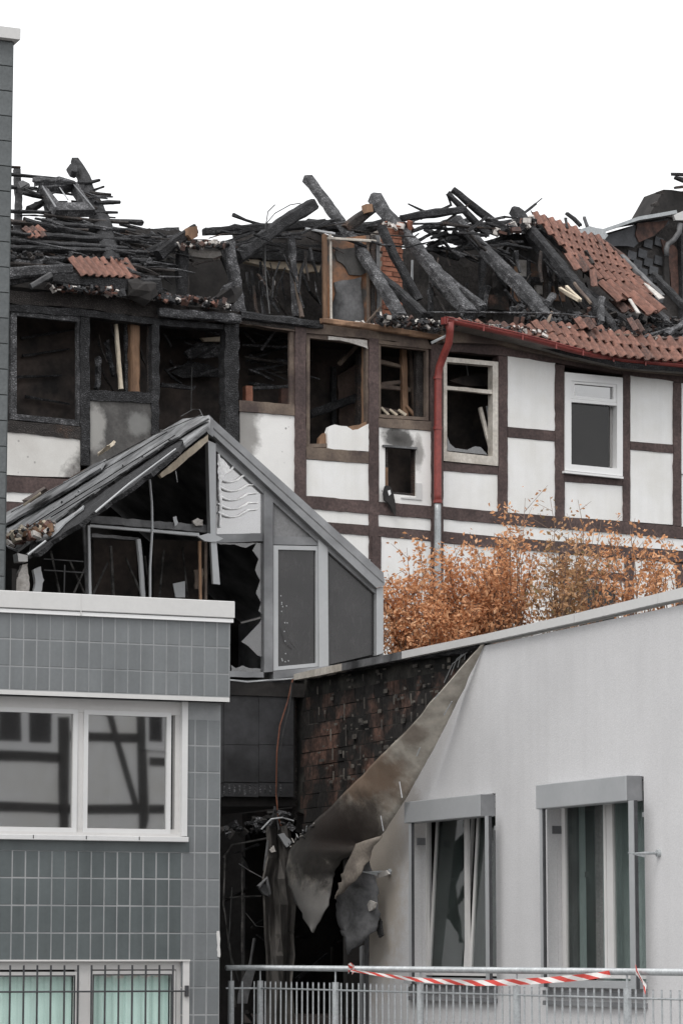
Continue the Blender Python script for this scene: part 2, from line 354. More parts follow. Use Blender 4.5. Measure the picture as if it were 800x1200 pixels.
def tapemat():
    m, n, bs, L = newmat('red_white_tape'); uv = n.nodes.new('ShaderNodeUVMap'); uv.uv_map = 'UVMap'
    sp = n.nodes.new('ShaderNodeSeparateXYZ'); L.new(uv.outputs[0], sp.inputs[0])
    ad = n.nodes.new('ShaderNodeMath'); ad.operation = 'ADD'; L.new(sp.outputs[0], ad.inputs[0]); L.new(sp.outputs[1], ad.inputs[1])
    fr = n.nodes.new('ShaderNodeMath'); fr.operation = 'FRACT'; L.new(ad.outputs[0], fr.inputs[0])
    gt = n.nodes.new('ShaderNodeMath'); gt.operation = 'GREATER_THAN'; gt.inputs[1].default_value = .5; L.new(fr.outputs[0], gt.inputs[0])
    L.new(mixc(n, L, gt.outputs[0], (.78, .75, .73), (.62, .06, .045)), bs.inputs['Base Color']); bs.inputs['Roughness'].default_value = .4; return m
M['tape'] = tapemat()
#%%BODY%%
# ------------------------------------------------------------------ setting
def structure(o): o['kind'] = 'structure'; return o
structure(MB().add([(-3000, -3000, -.12), (3000, -3000, -.12), (3000, 3000, -.12), (-3000, 3000, -.12)], [(0, 1, 2, 3)]).build('ground', M['ground']))
pv = MB(); a_ = T.P(-14, 0, 4); b_ = T.P(9, 0, 4)
pv.box(Vector((0, 24.5, -.06)) , Vector((40, 0, 0)), Vector((0, 21, 0)), Vector((0, 0, .12)))
structure(pv.build('pavement', M['pave']))

# ------------------------------------------------------------------ half-timbered house
house = thing('half_timbered_house', 'burnt out half-timbered house with white panels and collapsed tiled roof', 'house', (H.at(400, 600).x, H.at(400, 600).y, 0))
def hp(name, m, pts, f=0.0, b=-.16, j=.45, step=9):       # a piece of the front
    return slab(H, pts, f, b, name, M[m], house, j=j, step=step)
def panel(pts, m='plaster', f=-.014): return hp('plaster_panel', m, pts, f + rnd.uniform(-.003, .003), -.13, .25, 14)
tf = lambda: rnd.uniform(0, .012)
def post(x0, x1, y0, y1, m='timber', lean=0, y0b=None, y1b=None, j=.5):
    return hp('post', m, [(x0, y0), (x1, (y0b or y0 + (x1 - x0) * .09)), (x1 + lean, (y1b or y1 + (x1 - x0) * .09)), (x0 + lean, y1)], tf() + .004, -.17, j, 7)
def rail(pts, m='timber', j=.5): return hp('rail', m, pts, tf() - .004, -.165, j, 8)
# left burnt bays
rail([(-40, 338), (110, 345), (280, 366), (281, 380), (178, 372), (100, 362), (-40, 352)], 'char_brown', 1.2)
rail([(-40, 352.5), (100, 362.5), (178, 372.5), (262, 380), (262, 386), (186, 381), (104, 371), (-40, 361)], 'char', .8)
post(-40, -5, 361, 575, 'char')
post(95, 105.5, 371, 545, 'char', j=.9)
post(178.5, 187, 380, 520, 'char', j=.9)
post(264, 280, 377, 540, 'char', j=1.2)
rail([(-5, 491), (95, 500), (95, 515), (-5, 504)], 'char_brown')
rail([(105.5, 457), (178.5, 460), (178.5, 472), (105.5, 469)], 'char', .8)
panel([(-5, 504.5), (94.5, 514), (94.5, 560), (-5, 556)], 'plaster_soot')
panel([(106, 469.5), (178, 472.5), (178, 535), (106, 548)], 'plaster_dark')
rail([(-40, 556), (106, 562), (106, 580), (-40, 575)], 'timber')
panel([(-5, 575.5), (60, 579), (60, 590), (-5, 587)], 'plaster')
rail([(-40, 587), (106, 592), (106, 612), (-40, 606)], 'timber')
hp('plaster_panel', 'plaster_dark', [(60.5, 580), (106, 582), (106, 591.5), (60.5, 590.5)], -.02, -.14)
hp('plaster_panel', 'plaster_dark', [(-40, 607), (360, 650), (360, 900), (-40, 850)], -.02, -.14)
hp('plaster_panel', 'plaster_dark', [(187.5, 503), (263.5, 508), (263.5, 640), (187.5, 630)], -.02, -.14)
hp('plaster_panel', 'plaster_dark', [(106, 549), (187, 530), (187, 630), (106, 610)], -.022, -.14)
# window frame of the first bay
ring(H, [(13, 362), (94.5, 371), (94.5, 499.5), (13, 491)], [(20, 370), (91, 377), (91, 492), (20, 485)], -.02, -.1, 'window_frame', M['char_pale'], house)
# things seen in the second bay
for q in ([(136, 380, -.25, 4), (142, 456, -.2, 4.5)], ): pb(H, q, 'broken_batten', M['timber_pale'], house, jit=.1)
pb(H, [(157, 365, -.2, 11), (157, 460, -.2, 11)], 'inner_post', M['timber_warm'], house, jit=.08)
pb(H, [(148, 372, -.3, 5), (149, 460, -.3, 5)], 'inner_post', M['char_pale'], house, jit=.15)
pb(H, [(174.5, 375, -.12, 4), (174.5, 460, -.12, 4)], 'inner_post', M['char_brown'], house, jit=.1)
for q in ([(116, 420, -.4, 8), (114, 455, -.35, 7)], [(125, 400, -.5, 7), (133, 440, -.45, 6)]): pb(H, q, 'hanging_scrap', M['char_pale'], house, sides=6, jit=.45, square=False, seg=.06)
# third bay: slipped boards inside
slab(H, [(236, 396), (262, 394), (262, 400), (240, 400)], -.6, -.66, 'fallen_board', M['timber_pale'], house, j=.5)
slab(H, [(217, 412), (232, 401), (262, 404), (262, 418), (222, 420)], -.8, -.86, 'fallen_board', M['char_pale'], house, j=1)
slab(H, [(200, 437), (222, 422), (262, 432), (262, 441), (215, 443)], -1.0, -1.06, 'fallen_board', M['char'], house, j=1.2)
slab(H, [(190, 448), (230, 452), (228, 457), (190, 453)], -.9, -.96, 'fallen_board', M['char_pale'], house, j=1.2)
pb(H, [(225, 430, -.5, 1.4), (224, 482, -.4, 1.4)], 'wire', M['cable_black'], house, square=False, jit=0)
# fourth bay
post(280.5, 345.5, 366, 379, 'char_brown', y0b=374, y1b=386)
pb(H, [(341, 384, -.06, 6), (341.5, 475, -.06, 6)], 'window_jamb', M['timber_bare'], house, jit=.06)
rail([(280.5, 469), (345.5, 474), (345.5, 487), (280.5, 482)], 'timber_bare')
panel([(281, 482.5), (345.5, 487.5), (345.5, 640), (281, 620)], 'plaster_stain')
for k in range(9):
    y = 398 + k * 7 + rnd.uniform(-2, 2)
    pb(H, [(283 + rnd.uniform(0, 15), y, -.5 - rnd.uniform(0, .8), rnd.uniform(2, 4)), (338, y + rnd.uniform(-14, 12), -.7, rnd.uniform(2, 4))], 'charred_lath', M[rnd.choice(['char', 'char_pale', 'char_brown'])], house, jit=.25)
slab(H, rect(288, 452, 296, 476), -.3, -.4, 'brick_stub', M['brick'], house, j=.6)
slab(H, rect(330, 455, 338, 478), -.5, -.6, 'brick_stub', M['terra_dark'], house, j=.6)
pb(H, [(322, 388, -.3, 3), (306, 410, -.5, 3)], 'charred_lath', M['char_pale'], house, jit=.2)
# middle bays
post(346, 358.5, 376, 660, 'timber')
rail([(281, 365), (380, 378), (500, 396), (504, 405), (443, 398), (358, 390), (281, 379)], 'timber_bare', .7)
post(432.5, 443.5, 396, 655, 'timber')
ring(H, [(359, 390), (432, 398), (432, 524), (359, 524)], [(363, 396), (429, 404), (429, 519), (363, 520)], -.03, -.12, 'window_frame', M['timber_bare'], house)
pb(H, [(427, 405, -.16, 6), (427, 497, -.14, 6)], 'window_jamb', M['timber_warm'], house, jit=.1)
hp('torn_plaster', 'plaster', [(384, 527), (383.5, 507), (386, 500), (392, 497.5), (399, 499), (406, 499.5), (413, 504), (420, 503), (427, 499), (432, 496.5), (432, 529)], -.005, -.1, .4, 5)
hp('torn_plaster', 'ash', [(385, 394), (430, 399), (431, 409), (428, 407), (415, 403), (400, 399), (385, 398)], -.004, -.03, .3, 5)
hp('torn_render_edge', 'timber_warm', [(374, 524), (375, 513), (380, 507), (383.5, 512), (384, 525)], -.05, -.14, .5, 4)
hp('torn_render_edge', 'timber_warm', [(408, 500), (424, 497), (432, 492), (432, 497), (420, 504), (412, 505)], -.03, -.12, .5, 4)
slab(H, [(360, 385), (432, 393), (432, 530), (360, 525)], -1.5, -1.6, 'inner_wall', M['room'], house, j=0)
slab(H, [(395, 440), (430, 418), (431, 500), (398, 500)], -1.3, -1.4, 'inner_wall', mat('scorched_inner_plaster', (.07, .05, .042), (.17, .12, .10), 2, .95, .3), house, j=1.5)
pb(H, [(398, 426, -.6, 5), (418, 404, -.9, 5)], 'brace', M['timber_bare'], house, jit=.1)
pb(H, [(362, 486, -.9, 9), (430, 462, -1.1, 9)], 'brace', M['char'], house, jit=.2)
pb(H, [(390, 430, -1.2, 6), (391, 520, -1.2, 6)], 'inner_post', M['char'], house, jit=.2)
pb(H, [(421, 415, -.5, 8), (421, 500, -.5, 8)], 'inner_post', M['char_brown'], house, jit=.2)
rail([(359, 523.5), (432, 529.5), (432, 543), (359, 538)], 'timber_bare')
panel([(359, 538.5), (432, 543.5), (432, 587), (359, 582)])
# sixth bay with lattice
rail([(443.5, 398.5), (505, 405), (505, 409), (443.5, 402.5)], 'timber_bare')
ring(H, [(443.5, 402), (502, 408), (502, 493), (443.5, 489)], [(446, 405), (499, 411), (499, 489), (446, 485.5)], -.02, -.1, 'window_frame', M['timber_bare'], house)
pb(H, [(472, 405, -.4, 7), (474, 488, -.35, 7)], 'inner_post', M['timber_warm'], house, jit=.1)
pb(H, [(479, 404, -.5, 4), (485, 488, -.45, 5)], 'inner_post', M['timber_bare'], house, jit=.1)
for (a, b) in (((444, 424), (476, 431)), ((444, 453), (480, 457)), ((447, 480), (468, 484)), ((446, 451), (476, 447))):
    pb(H, [(a[0], a[1], -.45, 5), (b[0], b[1], -.4, 4.5)], 'lattice_bar', M[rnd.choice(['timber_warm', 'timber_bare'])], house, jit=.15)
pb(H, [(490, 409, -.2, 9), (490, 490, -.2, 9)], 'inner_post', M['char_brown'], house, jit=.1)
slab(H, [(443, 400), (503, 405), (503, 495), (443, 490)], -1.6, -1.7, 'inner_wall', M['room'], house)
for k in range(5): pb(H, [(446 + k * 10, 478 + rnd.uniform(-3, 3), -.3, 3), (455 + k * 10, 487, -.25, 4)], 'charred_lath', M[rnd.choice(['timber_warm', 'timber_pale', 'timber_bare'])], house, jit=.2)
rail([(443.5, 490), (505, 494), (505, 505), (443.5, 500)], 'timber_bare')
holed(H, [(444, 500.5), (505, 505.5), (505, 593), (444, 588)], [[(451, 521), (487, 524), (487, 581.5), (451, 578)]], -.008, -.15, 'plaster_panel', M['plaster_stain'], house)
ring(H, [(450.5, 520), (487.5, 523.5), (487.5, 582), (450.5, 578.5)], [(454, 523.5), (484.5, 526.5), (484.5, 578.5), (454, 575.5)], -.03, -.12, 'window_frame', M['char_brown'], house)
pb(H, [(452.5, 548, -.02, 3), (452.7, 577, -.02, 3)], 'window_jamb', M['timber_warm'], house, jit=.1)
slab(H, [(449, 521), (489, 524), (489, 526.5), (449, 523.5)], .03, -.02, 'lintel_strip', M['alu_soot'], house)
slab(H, [(487.6, 566), (494, 566.5), (494, 586), (470, 584), (470, 582.5), (487.6, 583)], .006, -.01, 'plaster_patch', M['coping'], house)
# floor beams across the whole front and lower storey
rail([(358, 581), (432, 587), (505, 593.5), (505, 608), (432, 602), (358, 596)], 'timber')
panel([(340, 594), (505, 608.5), (505, 622), (340, 608)])
rail([(340, 608.5), (505, 622.5), (505, 634), (340, 620)], 'timber')
panel([(370, 622), (435.5, 628), (435.5, 760), (370, 760)])
post(436, 446, 628.5, 800, 'timber')
panel([(446.5, 629), (505, 634.5), (505, 790), (446.5, 790)])
post(505, 519, 403, 800, 'timber')
rail([(519, 594), (583, 600), (727, 611), (860, 623), (860, 637), (727, 625), (583, 613.5), (519, 608)], 'timber')
panel([(519, 608.5), (583, 614), (727, 625.5), (860, 637.5), (860, 650), (727, 640), (583, 629), (519, 622.5)])
rail([(519, 623), (583, 629.5), (727, 640.5), (860, 650.5), (860, 664), (727, 653), (583, 642), (519, 636)], 'timber')
for k, (x0, x1) in enumerate(((519, 583), (594, 655), (664.5, 731.5), (742.5, 791.5), (800.5, 860))):
    if k == 2: continue
    panel([(x0, 636.5 + (x0 - 519) * .086), (x1, 636.5 + (x1 - 519) * .086), (x1, 900), (x0, 900)])
for x0, x1 in ((583.3, 593.7), (655.3, 664.2), (731.8, 742.2), (791.8, 800.2)):
    y = 636.5 + (x0 - 519) * .086; post(x0, x1, y, 900, 'timber')
panel([(664.8, 650), (731.5, 655), (731.5, 672), (664.8, 667)])
rail([(664.8, 667.5), (731.5, 672.5), (731.5, 681), (664.8, 676)], 'timber')
panel([(664.8, 676.5), (673, 677), (673, 900), (664.8, 900)]); panel([(728, 681.5), (731.5, 681.8), (731.5, 900), (728, 900)])
wl = ring(H, [(673.5, 677), (727.5, 681), (727.5, 760), (673.5, 757)], [(678, 682), (723, 686), (723, 752), (678, 750)], -.01, -.1, 'window', M['pvc'], house)
slab(H, [(678, 682), (723, 686), (723, 752), (678, 750)], -.06, -.07, 'pane', M['glass_h'], wl)
panel([(673.5, 757.5), (727.5, 760.5), (727.5, 900), (673.5, 900)])
# right part, intact panels
rail([(519, 397), (583, 399), (650, 412), (735, 428), (860, 445), (860, 456), (789, 447), (726, 438), (661, 427), (594, 417), (519, 411)], 'timber')
rail([(519, 541.5), (583.2, 547), (583.2, 556), (519, 551.5)], 'timber')
panel([(519, 552), (583, 556.5), (583, 599.5), (519, 593.5)])
post(583.6, 594.2, 417, 600)
post(650.4, 661, 427, 606)
post(729.7, 737.6, 438, 611, 'timber'); post(788.6, 797.5, 448, 616)
panel([(594.6, 417.5), (650, 423), (650, 505), (594.6, 500)])
rail([(594.6, 500.5), (650, 505.5), (650, 517), (594.6, 512)]); panel([(594.6, 512.5), (650, 517.5), (650, 605), (594.6, 600.5)])
rail([(661.4, 555.5), (729.4, 558.5), (729.4, 569), (661.4, 564)])
panel([(661.4, 564.5), (729.4, 569.5), (729.4, 610.5), (661.4, 606)])
panel([(738, 432), (788.3, 440), (788.3, 521), (738, 517)])
rail([(738, 517.5), (788.3, 521.5), (788.3, 531), (738, 526.5)]); panel([(738, 527), (788.3, 531.5), (788.3, 615), (738, 611)])
wr = ring(H, [(798, 449), (862, 455), (862, 560), (798, 555)], [(803, 455), (857, 460), (857, 553), (803, 548)], .01, -.1, 'window', M['pvc'], house)
slab(H, [(803, 455), (857, 460), (857, 553), (803, 548)], -.04, -.05, 'pane', M['glass_h'], wr)
panel([(798, 556), (862, 561), (862, 622), (798, 617)])
# burnt window beside the downpipe
wa = ring(H, [(519.5, 418), (583.3, 424), (583.3, 546), (519.5, 540)], [(523.5, 424), (577, 428.5), (577, 535), (523.5, 529)], .015, -.12, 'window', M['pvc_soot'], house)
slab(H, [(523.5, 452), (577, 457), (577, 461.5), (523.5, 456.5)], 0, -.08, 'transom', M['pvc_soot'], wa, j=.3)
pb(H, [(562, 478, -.25, 4.5), (576, 531, -.1, 4.5)], 'broken_sash', M['pvc_soot'], wa, jit=.1)
pb(H, [(570, 476, -.25, 2), (576, 515, -.1, 2)], 'broken_sash', M['alu_pale'], wa, jit=.1)
slab(H, [(524, 512), (527, 520), (533, 525), (547, 527), (556, 523), (563, 524), (571, 533), (524, 528)], -.03, -.04, 'glass_shard', M['glass_shard'], wa)
slab(H, [(527, 446), (548, 440), (572, 437), (572, 452), (548, 452)], -.5, -.55, 'ceiling_scrap', M['room'], wa, j=1.5)
pb(H, [(546, 428, -.3, 2), (548, 440, -.3, 2)], 'wire', M['cable_black'], wa, square=False, jit=.1)
# white tilt window
wb = ring(H, [(661.6, 436), (729.2, 442.5), (729.2, 558), (661.6, 551)], [(669, 446), (722.5, 450.5), (722.5, 549), (669, 544)], .03, -.1, 'window', M['pvc'], house)
slab(H, [(669, 467), (722.5, 472), (722.5, 475.5), (669, 471)], .02, -.09, 'transom', M['pvc'], wb)
ring(H, [(669, 446), (722.5, 450.5), (722.5, 471.8), (669, 466.8)], [(672.5, 449.5), (718, 453.5), (718, 468), (672.5, 463.5)], .012, -.08, 'sash', M['pvc'], wb)
slab(H, [(672.5, 449.5), (718, 453.5), (718, 468), (672.5, 463.5)], -.03, -.04, 'pane', M['glass_grey'], wb)
slab(H, [(714.5, 475), (717, 475.5), (717, 548), (714.5, 547.5)], -.12, -.16, 'open_sash', M['pvc_old'], wb)
slab(H, [(669, 471), (713, 475), (713, 548), (669, 544)], -.05, -.055, 'pane', M['glass_h'], wb)
slab(H, [(661, 551.5), (730, 558.5), (730, 561), (661, 554)], .07, -.02, 'sill', M['pvc'], wb)
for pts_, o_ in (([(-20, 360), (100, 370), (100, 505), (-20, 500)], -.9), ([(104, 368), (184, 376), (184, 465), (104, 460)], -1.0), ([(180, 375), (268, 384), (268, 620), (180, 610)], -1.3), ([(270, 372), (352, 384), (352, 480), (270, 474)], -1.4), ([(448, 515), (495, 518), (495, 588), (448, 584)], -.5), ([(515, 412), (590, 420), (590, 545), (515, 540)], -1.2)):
    slab(H, pts_, o_, o_ - .08, 'inner_wall', M['room'], house)  # slabs added close behind the openings to catch light and lift their black
for k in range(4): pb(H, [(16 + rnd.uniform(-4, 44), 390 + k * 26 + rnd.uniform(-8, 8), -.8, 3), (95 - rnd.uniform(0, 30), 392 + k * 26 + rnd.uniform(-10, 10), -.82, 2)], 'wall_lath', M['char'], house, jit=.25)
# black interior: back wall, floors, ceiling, end walls
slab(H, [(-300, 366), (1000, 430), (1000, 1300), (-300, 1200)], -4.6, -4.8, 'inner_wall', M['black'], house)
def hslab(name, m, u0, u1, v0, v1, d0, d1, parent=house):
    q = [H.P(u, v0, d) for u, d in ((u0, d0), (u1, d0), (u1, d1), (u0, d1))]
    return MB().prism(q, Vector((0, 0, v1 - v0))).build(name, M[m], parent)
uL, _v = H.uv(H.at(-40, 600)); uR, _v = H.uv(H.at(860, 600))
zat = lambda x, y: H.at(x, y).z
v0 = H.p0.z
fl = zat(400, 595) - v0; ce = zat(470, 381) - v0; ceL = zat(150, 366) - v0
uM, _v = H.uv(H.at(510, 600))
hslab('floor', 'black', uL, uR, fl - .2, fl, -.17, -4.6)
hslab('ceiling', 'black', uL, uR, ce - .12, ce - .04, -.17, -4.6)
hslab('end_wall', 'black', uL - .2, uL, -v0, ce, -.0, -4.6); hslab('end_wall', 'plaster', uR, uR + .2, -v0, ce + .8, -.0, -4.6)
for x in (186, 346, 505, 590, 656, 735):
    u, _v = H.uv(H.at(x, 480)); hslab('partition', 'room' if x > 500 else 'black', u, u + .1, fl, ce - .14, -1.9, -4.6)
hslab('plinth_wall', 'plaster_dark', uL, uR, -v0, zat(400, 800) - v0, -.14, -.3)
# gutter and downpipe
gm = MB(); gp = [(523, 374), (560, 382), (600, 391), (640, 401), (665, 408), (695, 415), (727, 421), (760, 424), (860, 432)]
P = [H.at(x, y, .42) for x, y in gp]; n = 7; rows = []
for p in P:
    r = .052; rows.append([p + H.N * (math.cos(a) * r * 1.1) + Vector((0, 0, math.sin(a) * r)) for a in [math.pi + math.pi * k / n for k in range(n + 1)]])
gm.grid(rows)
gut = gm.build('gutter', M['gutter'], house); sm = gut.modifiers.new('thick', 'SOLIDIFY'); sm.thickness = .008; sm.offset = 0
pb(H, [(q[0], q[1] - 2.5, .48, 1.8) for q in gp], 'gutter_bead', M['gutter'], gut, square=False, jit=0, sides=8)
for k in range(7):
    t = k / 7; i = int(t * 8); a, b = gp[i], gp[i + 1]; x = a[0] + (b[0] - a[0]) * (t * 8 - i); y = a[1] + (b[1] - a[1]) * (t * 8 - i)
    slab(H, [(x, y - 3), (x + 1.6, y - 3), (x + 1.6, y + 4.6), (x, y + 4.6)], .485, .478, 'bracket', M['gutter'], gut)
slab(H, [(520.5, 371), (523.5, 371), (523.5, 380), (520.5, 379)], .47, .37, 'end_cap', M['gutter'], gut)
dp = pb(H, [(526, 377, .42, 12), (527, 388, .40, 9), (525.5, 402, .34, 9.2), (519, 418, .2, 9.2), (514.5, 430, .12, 9.2), (513, 441, .10, 9.2), (512.5, 590, .10, 9.2)], 'downpipe', M['gutter'], house, sides=14, square=False, jit=0, smooth=True)
pb(H, [(512.5, 589, .10, 8), (512.5, 700, .10, 8)], 'lower_pipe', M['zinc'], dp, sides=14, square=False, jit=0, smooth=True)
for y in (441, 500, 586): pb(H, [(512.6, y, .10, 10.6), (512.6, y + 3.5, .10, 10.6)], 'pipe_collar', M['gutter'], dp, sides=14, square=False, jit=0)
# soffit under the eave
slab(H, [(519, 379), (560, 386), (600, 394), (660, 411), (727, 425), (860, 436), (860, 445), (727, 433), (650, 418), (583, 403), (519, 401)], .10, -.1, 'soffit_board', M['timber_bare'], house, j=.3)
sf = MB(); rr = [[H.at(x, y, .40), H.at(x, y + 10, .10)] for x, y in gp]; sf.grid(rr); s_ = sf.build('soffit', mat('sooty_soffit', (.12, .11, .10), (.24, .22, .2), 2, .9, .2), house); s_.modifiers.new('thick', 'SOLIDIFY').thickness = .02
# ------------------------------------------------------------------ roof of the house
def charline(pl, pts, name='charred_beam', m='char', par=None, jit=.2, seg=.13, **k):
    if name in ('rafter', 'fallen_beam', 'purlin'): jit = min(jit, .13); pts = [(x, y, o, wd * .86) for x, y, o, wd in pts]
    return pb(pl, pts, name, M[m], par or house, jit=jit, seg=seg, **k)
# rafters that still stand on the eave
charline(RP, [(361, 210, 0, 13), (372, 224, 0, 12), (420, 290, 0, 13), (470, 372, 0, 14)], 'rafter', 'char_pale')
charline(RP, [(437, 318, -.12, 11), (462, 338, -.1, 12), (498, 372, -.05, 12)], 'rafter', 'char')
charline(RP, [(439, 232, 0, 16), (450, 248, 0, 15), (500, 306, 0, 15), (550, 368, 0, 17)], 'rafter', 'char_pale')
charline(RP, [(506, 312, -.16, 9), (566, 362, -.1, 12)], 'rafter', 'char_pale')
charline(RP, [(534, 257, 0, 12), (560, 285, 0, 13), (590, 318, 0, 16), (606, 332, 0, 17), (640, 372, 0, 14)], 'rafter', 'char_pale')
charline(RP, [(590, 318, -.2, 7), (638, 356, -.15, 8)], 'rafter', 'char')
charline(RP, [(603, 247, .05, 14), (640, 292, .02, 12), (700, 366, .02, 16), (716, 384, 0, 15)], 'rafter', 'char')
charline(RP, [(617, 268, -.25, 15), (655, 322, -.25, 12), (690, 352, -.2, 13)], 'rafter', 'char_pale')
charline(RP, [(668, 330, -.1, 10), (748, 388, -.05, 13)], 'rafter', 'char')
charline(RP, [(735, 335, -.2, 10), (800, 398, -.2, 13)], 'rafter', 'char_pale')
charline(RP, [(765, 322, -.3, 8), (830, 390, -.3, 10)], 'rafter', 'char')
charline(H, [(366, 240, -1.6, 17), (330, 262, -1.5, 17), (278, 302, -1.3, 18)], 'fallen_beam', 'char', jit=.15)
charline(H, [(186, 300, -.5, 15), (205, 284, -.5, 14), (228, 268, -.5, 13)], 'fallen_beam', 'char')
slab(H, [(221, 266), (231, 265), (232, 277), (225, 281), (220, 275)], -.35, -.48, 'broken_end', M['timber_warm'], house, j=1)
charline(H, [(150, 310, -.7, 12), (180, 294, -.7, 12), (212, 276, -.7, 10)], 'fallen_beam', 'char')
charline(H, [(405, 268, -1.8, 13), (436, 244, -1.7, 12)], 'fallen_beam', 'char_brown')
slab(H, [(429, 239), (436, 239), (437, 248), (430, 249)], -1.55, -1.7, 'broken_end', M['timber_warm'], house, j=.7)
charline(H, [(447, 266, -1.2, 11), (462, 300, -1.0, 10), (490, 352, -.8, 11)], 'fallen_beam', 'char')
charline(H, [(238, 272, -1.9, 9), (300, 268, -1.8, 12), (380, 262, -1.9, 11)], 'purlin', 'char')
charline(H, [(470, 256, -2.2, 9), (500, 251, -2.2, 11), (545, 246, -2.2, 8)], 'purlin', 'char')
charline(H, [(360, 262, -2.4, 12), (420, 268, -2.4, 14), (470, 260, -2.4, 12)], 'purlin', 'char')
charline(H, [(540, 268, -3, 12), (620, 262, -3, 12)], 'purlin', 'char')
charline(H, [(524, 226, -2.6, 6), (572, 276, -2.4, 9)], 'fallen_beam', 'char'); charline(H, [(530, 222, -2.7, 7), (594, 274, -2.5, 12)], 'fallen_beam', 'char')
charline(H, [(524, 228, -2.6, 2), (528, 240, -2.6, 2)], 'splinter', 'char')
charline(H, [(478, 239, -2.2, 1.6), (500, 249, -2.2, 2.6)], 'splinter', 'char')
charline(H, [(273, 252, -1.8, 4.5), (288, 258, -1.8, 2.4), (306, 263, -1.8, 3)], 'splinter', 'char')
charline(H, [(254, 272, -1.8, 2.5), (275, 266, -1.8, 6), (300, 270, -1.8, 5)], 'splinter', 'char')
charline(H, [(470, 262, -2.0, 2.4), (530, 262, -2.0, 2.4)], 'splinter', 'char'); charline(H, [(515, 263, -2, 1.8), (580, 268, -2, 1.8)], 'splinter', 'char_brown')
for k in range(26):      # tangle under the fallen purlins
    x = rnd.choice([rnd.uniform(470, 610), rnd.uniform(480, 545)]); y = rnd.uniform(262, 296); L = rnd.uniform(18, 50); a = rnd.uniform(-.7, .8)
    charline(H, [(x, y, -2.2 - rnd.random(), rnd.uniform(2, 5)), (x + L * math.cos(a), y + L * math.sin(a) * .6, -2.4 - rnd.random(), rnd.uniform(2, 6))], 'charred_batten', rnd.choice(['char', 'char', 'char_pale']), jit=.35)
for k in range(16):
    x = rnd.uniform(240, 430); y = rnd.uniform(268, 282); L = rnd.uniform(20, 60)
    charline(H, [(x, y, -1.9 - rnd.random(), rnd.uniform(2, 5)), (x + L, y + rnd.uniform(-8, 6), -2.1 - rnd.random(), rnd.uniform(2, 5))], 'charred_batten', 'char', jit=.35)
# attic walls: charred remains standing behind the rafters
def attic(pts, off, m, name='attic_wall', j=1.6, th=.12): return slab(H, pts, off, off - th, name, M[m], house, j=j, step=7)
attic([(140, 275), (160, 268), (210, 270), (222, 276), (222, 390), (140, 390)], -1.6, 'char_wall')
attic([(138, 268), (152, 267), (180, 268), (210, 266), (212, 276), (138, 280)], -3.6, 'char_pale', j=.7)
attic([(196, 300), (208, 296), (208, 352), (184, 352), (188, 318)], -.9, 'plaster_dark')
attic([(218, 280), (280, 284), (280, 290), (218, 287)], -.7, 'brick_burnt', 'beam_fill')
charline(H, [(213, 286, -.6, 12), (213, 368, -.6, 11)], 'attic_post', 'char')
charline(H, [(266, 284, -.5, 14), (276, 330, -.4, 12), (283, 374, -.3, 12)], 'attic_post', 'char_pale')
charline(H, [(262, 300, -.6, 8), (283, 350, -.5, 8)], 'attic_post', 'char')
attic([(222, 292), (262, 295), (260, 304), (240, 302), (223, 299)], -.8, 'ash', 'plaster_remnant', .8)
attic([(220, 286), (270, 290), (270, 372), (220, 366)], -1.9, 'black', j=0)
attic([(276, 272), (330, 268), (372, 268), (380, 275), (380, 395), (276, 388)], -2.4, 'char_wall')
attic([(284, 302), (320, 306), (376, 311), (374, 319), (366, 318), (358, 320), (349, 321), (342, 318), (334, 315), (322, 315), (310, 312), (298, 309), (284, 305)], -2.2, 'timber_pale', 'scorched_board', .7)
attic([(276, 284), (340, 286), (378, 288), (378, 308), (340, 305), (276, 301)], -2.1, 'char', 'lintel')
charline(H, [(341, 274, -1.6, 6), (344, 320, -1.5, 7), (347, 372, -1.3, 7)], 'attic_post', 'char_pale')
charline(H, [(346, 325, -1.4, 4), (354, 372, -1.2, 4)], 'attic_post', 'timber_bare')
pb(H, [(322, 240, -1.7, 1.4), (314, 248, -1.6, 1.4), (310.5, 270, -1.5, 1.4), (311, 320, -1.2, 1.4), (316, 368, -.6, 1.6)], 'cable', M['cable_black'], house, square=False, jit=0)
pb(H, [(352, 238, -1.7, 1.2), (340, 240, -1.6, 1.2), (322, 250, -1.6, 1.2), (312, 262, -1.5, 1.2)], 'cable', M['cable_black'], house, square=False, jit=0)
slab(H, [(320, 324), (323, 330), (321, 342), (319, 336)], -2.2, -2.22, 'torn_paper', M['ash'], house)
# doorway wall of scorched orange and grey plaster
attic([(383, 280), (442, 275), (442, 384), (383, 380)], -1.5, 'rust', j=.3)
attic([(392, 330), (424, 325), (426, 384), (390, 380)], -1.46, 'alu_soot', 'bare_plaster', 2.5, .05)
attic([(395, 290), (440, 286), (440, 318), (410, 322), (395, 305)], -1.47, 'plaster_dark', 'smoke_patch', 3, .04)
for x, wd, m in ((380, 5, 'timber_warm'), (387, 2.5, 'pvc_soot'), (430.5, 3, 'timber_bare'), (436, 5, 'char_brown'), (442, 4, 'alu_soot')):
    charline(H, [(x, 275 + (380 - x) * -.02, -1.4, wd), (x + 1, 383, -1.3, wd)], 'door_jamb', m, jit=.07)
charline(H, [(384, 279, -1.35, 3), (440, 283, -1.35, 3)], 'door_head', 'pvc_soot', jit=.1); charline(H, [(358, 268, -1.3, 2.5), (392, 274, -1.3, 2.5)], 'door_head', 'alu_pale', jit=.1)
charline(H, [(428, 380, -1, 2.5), (446, 360, -1, 2.5)], 'splinter', 'timber_bare')
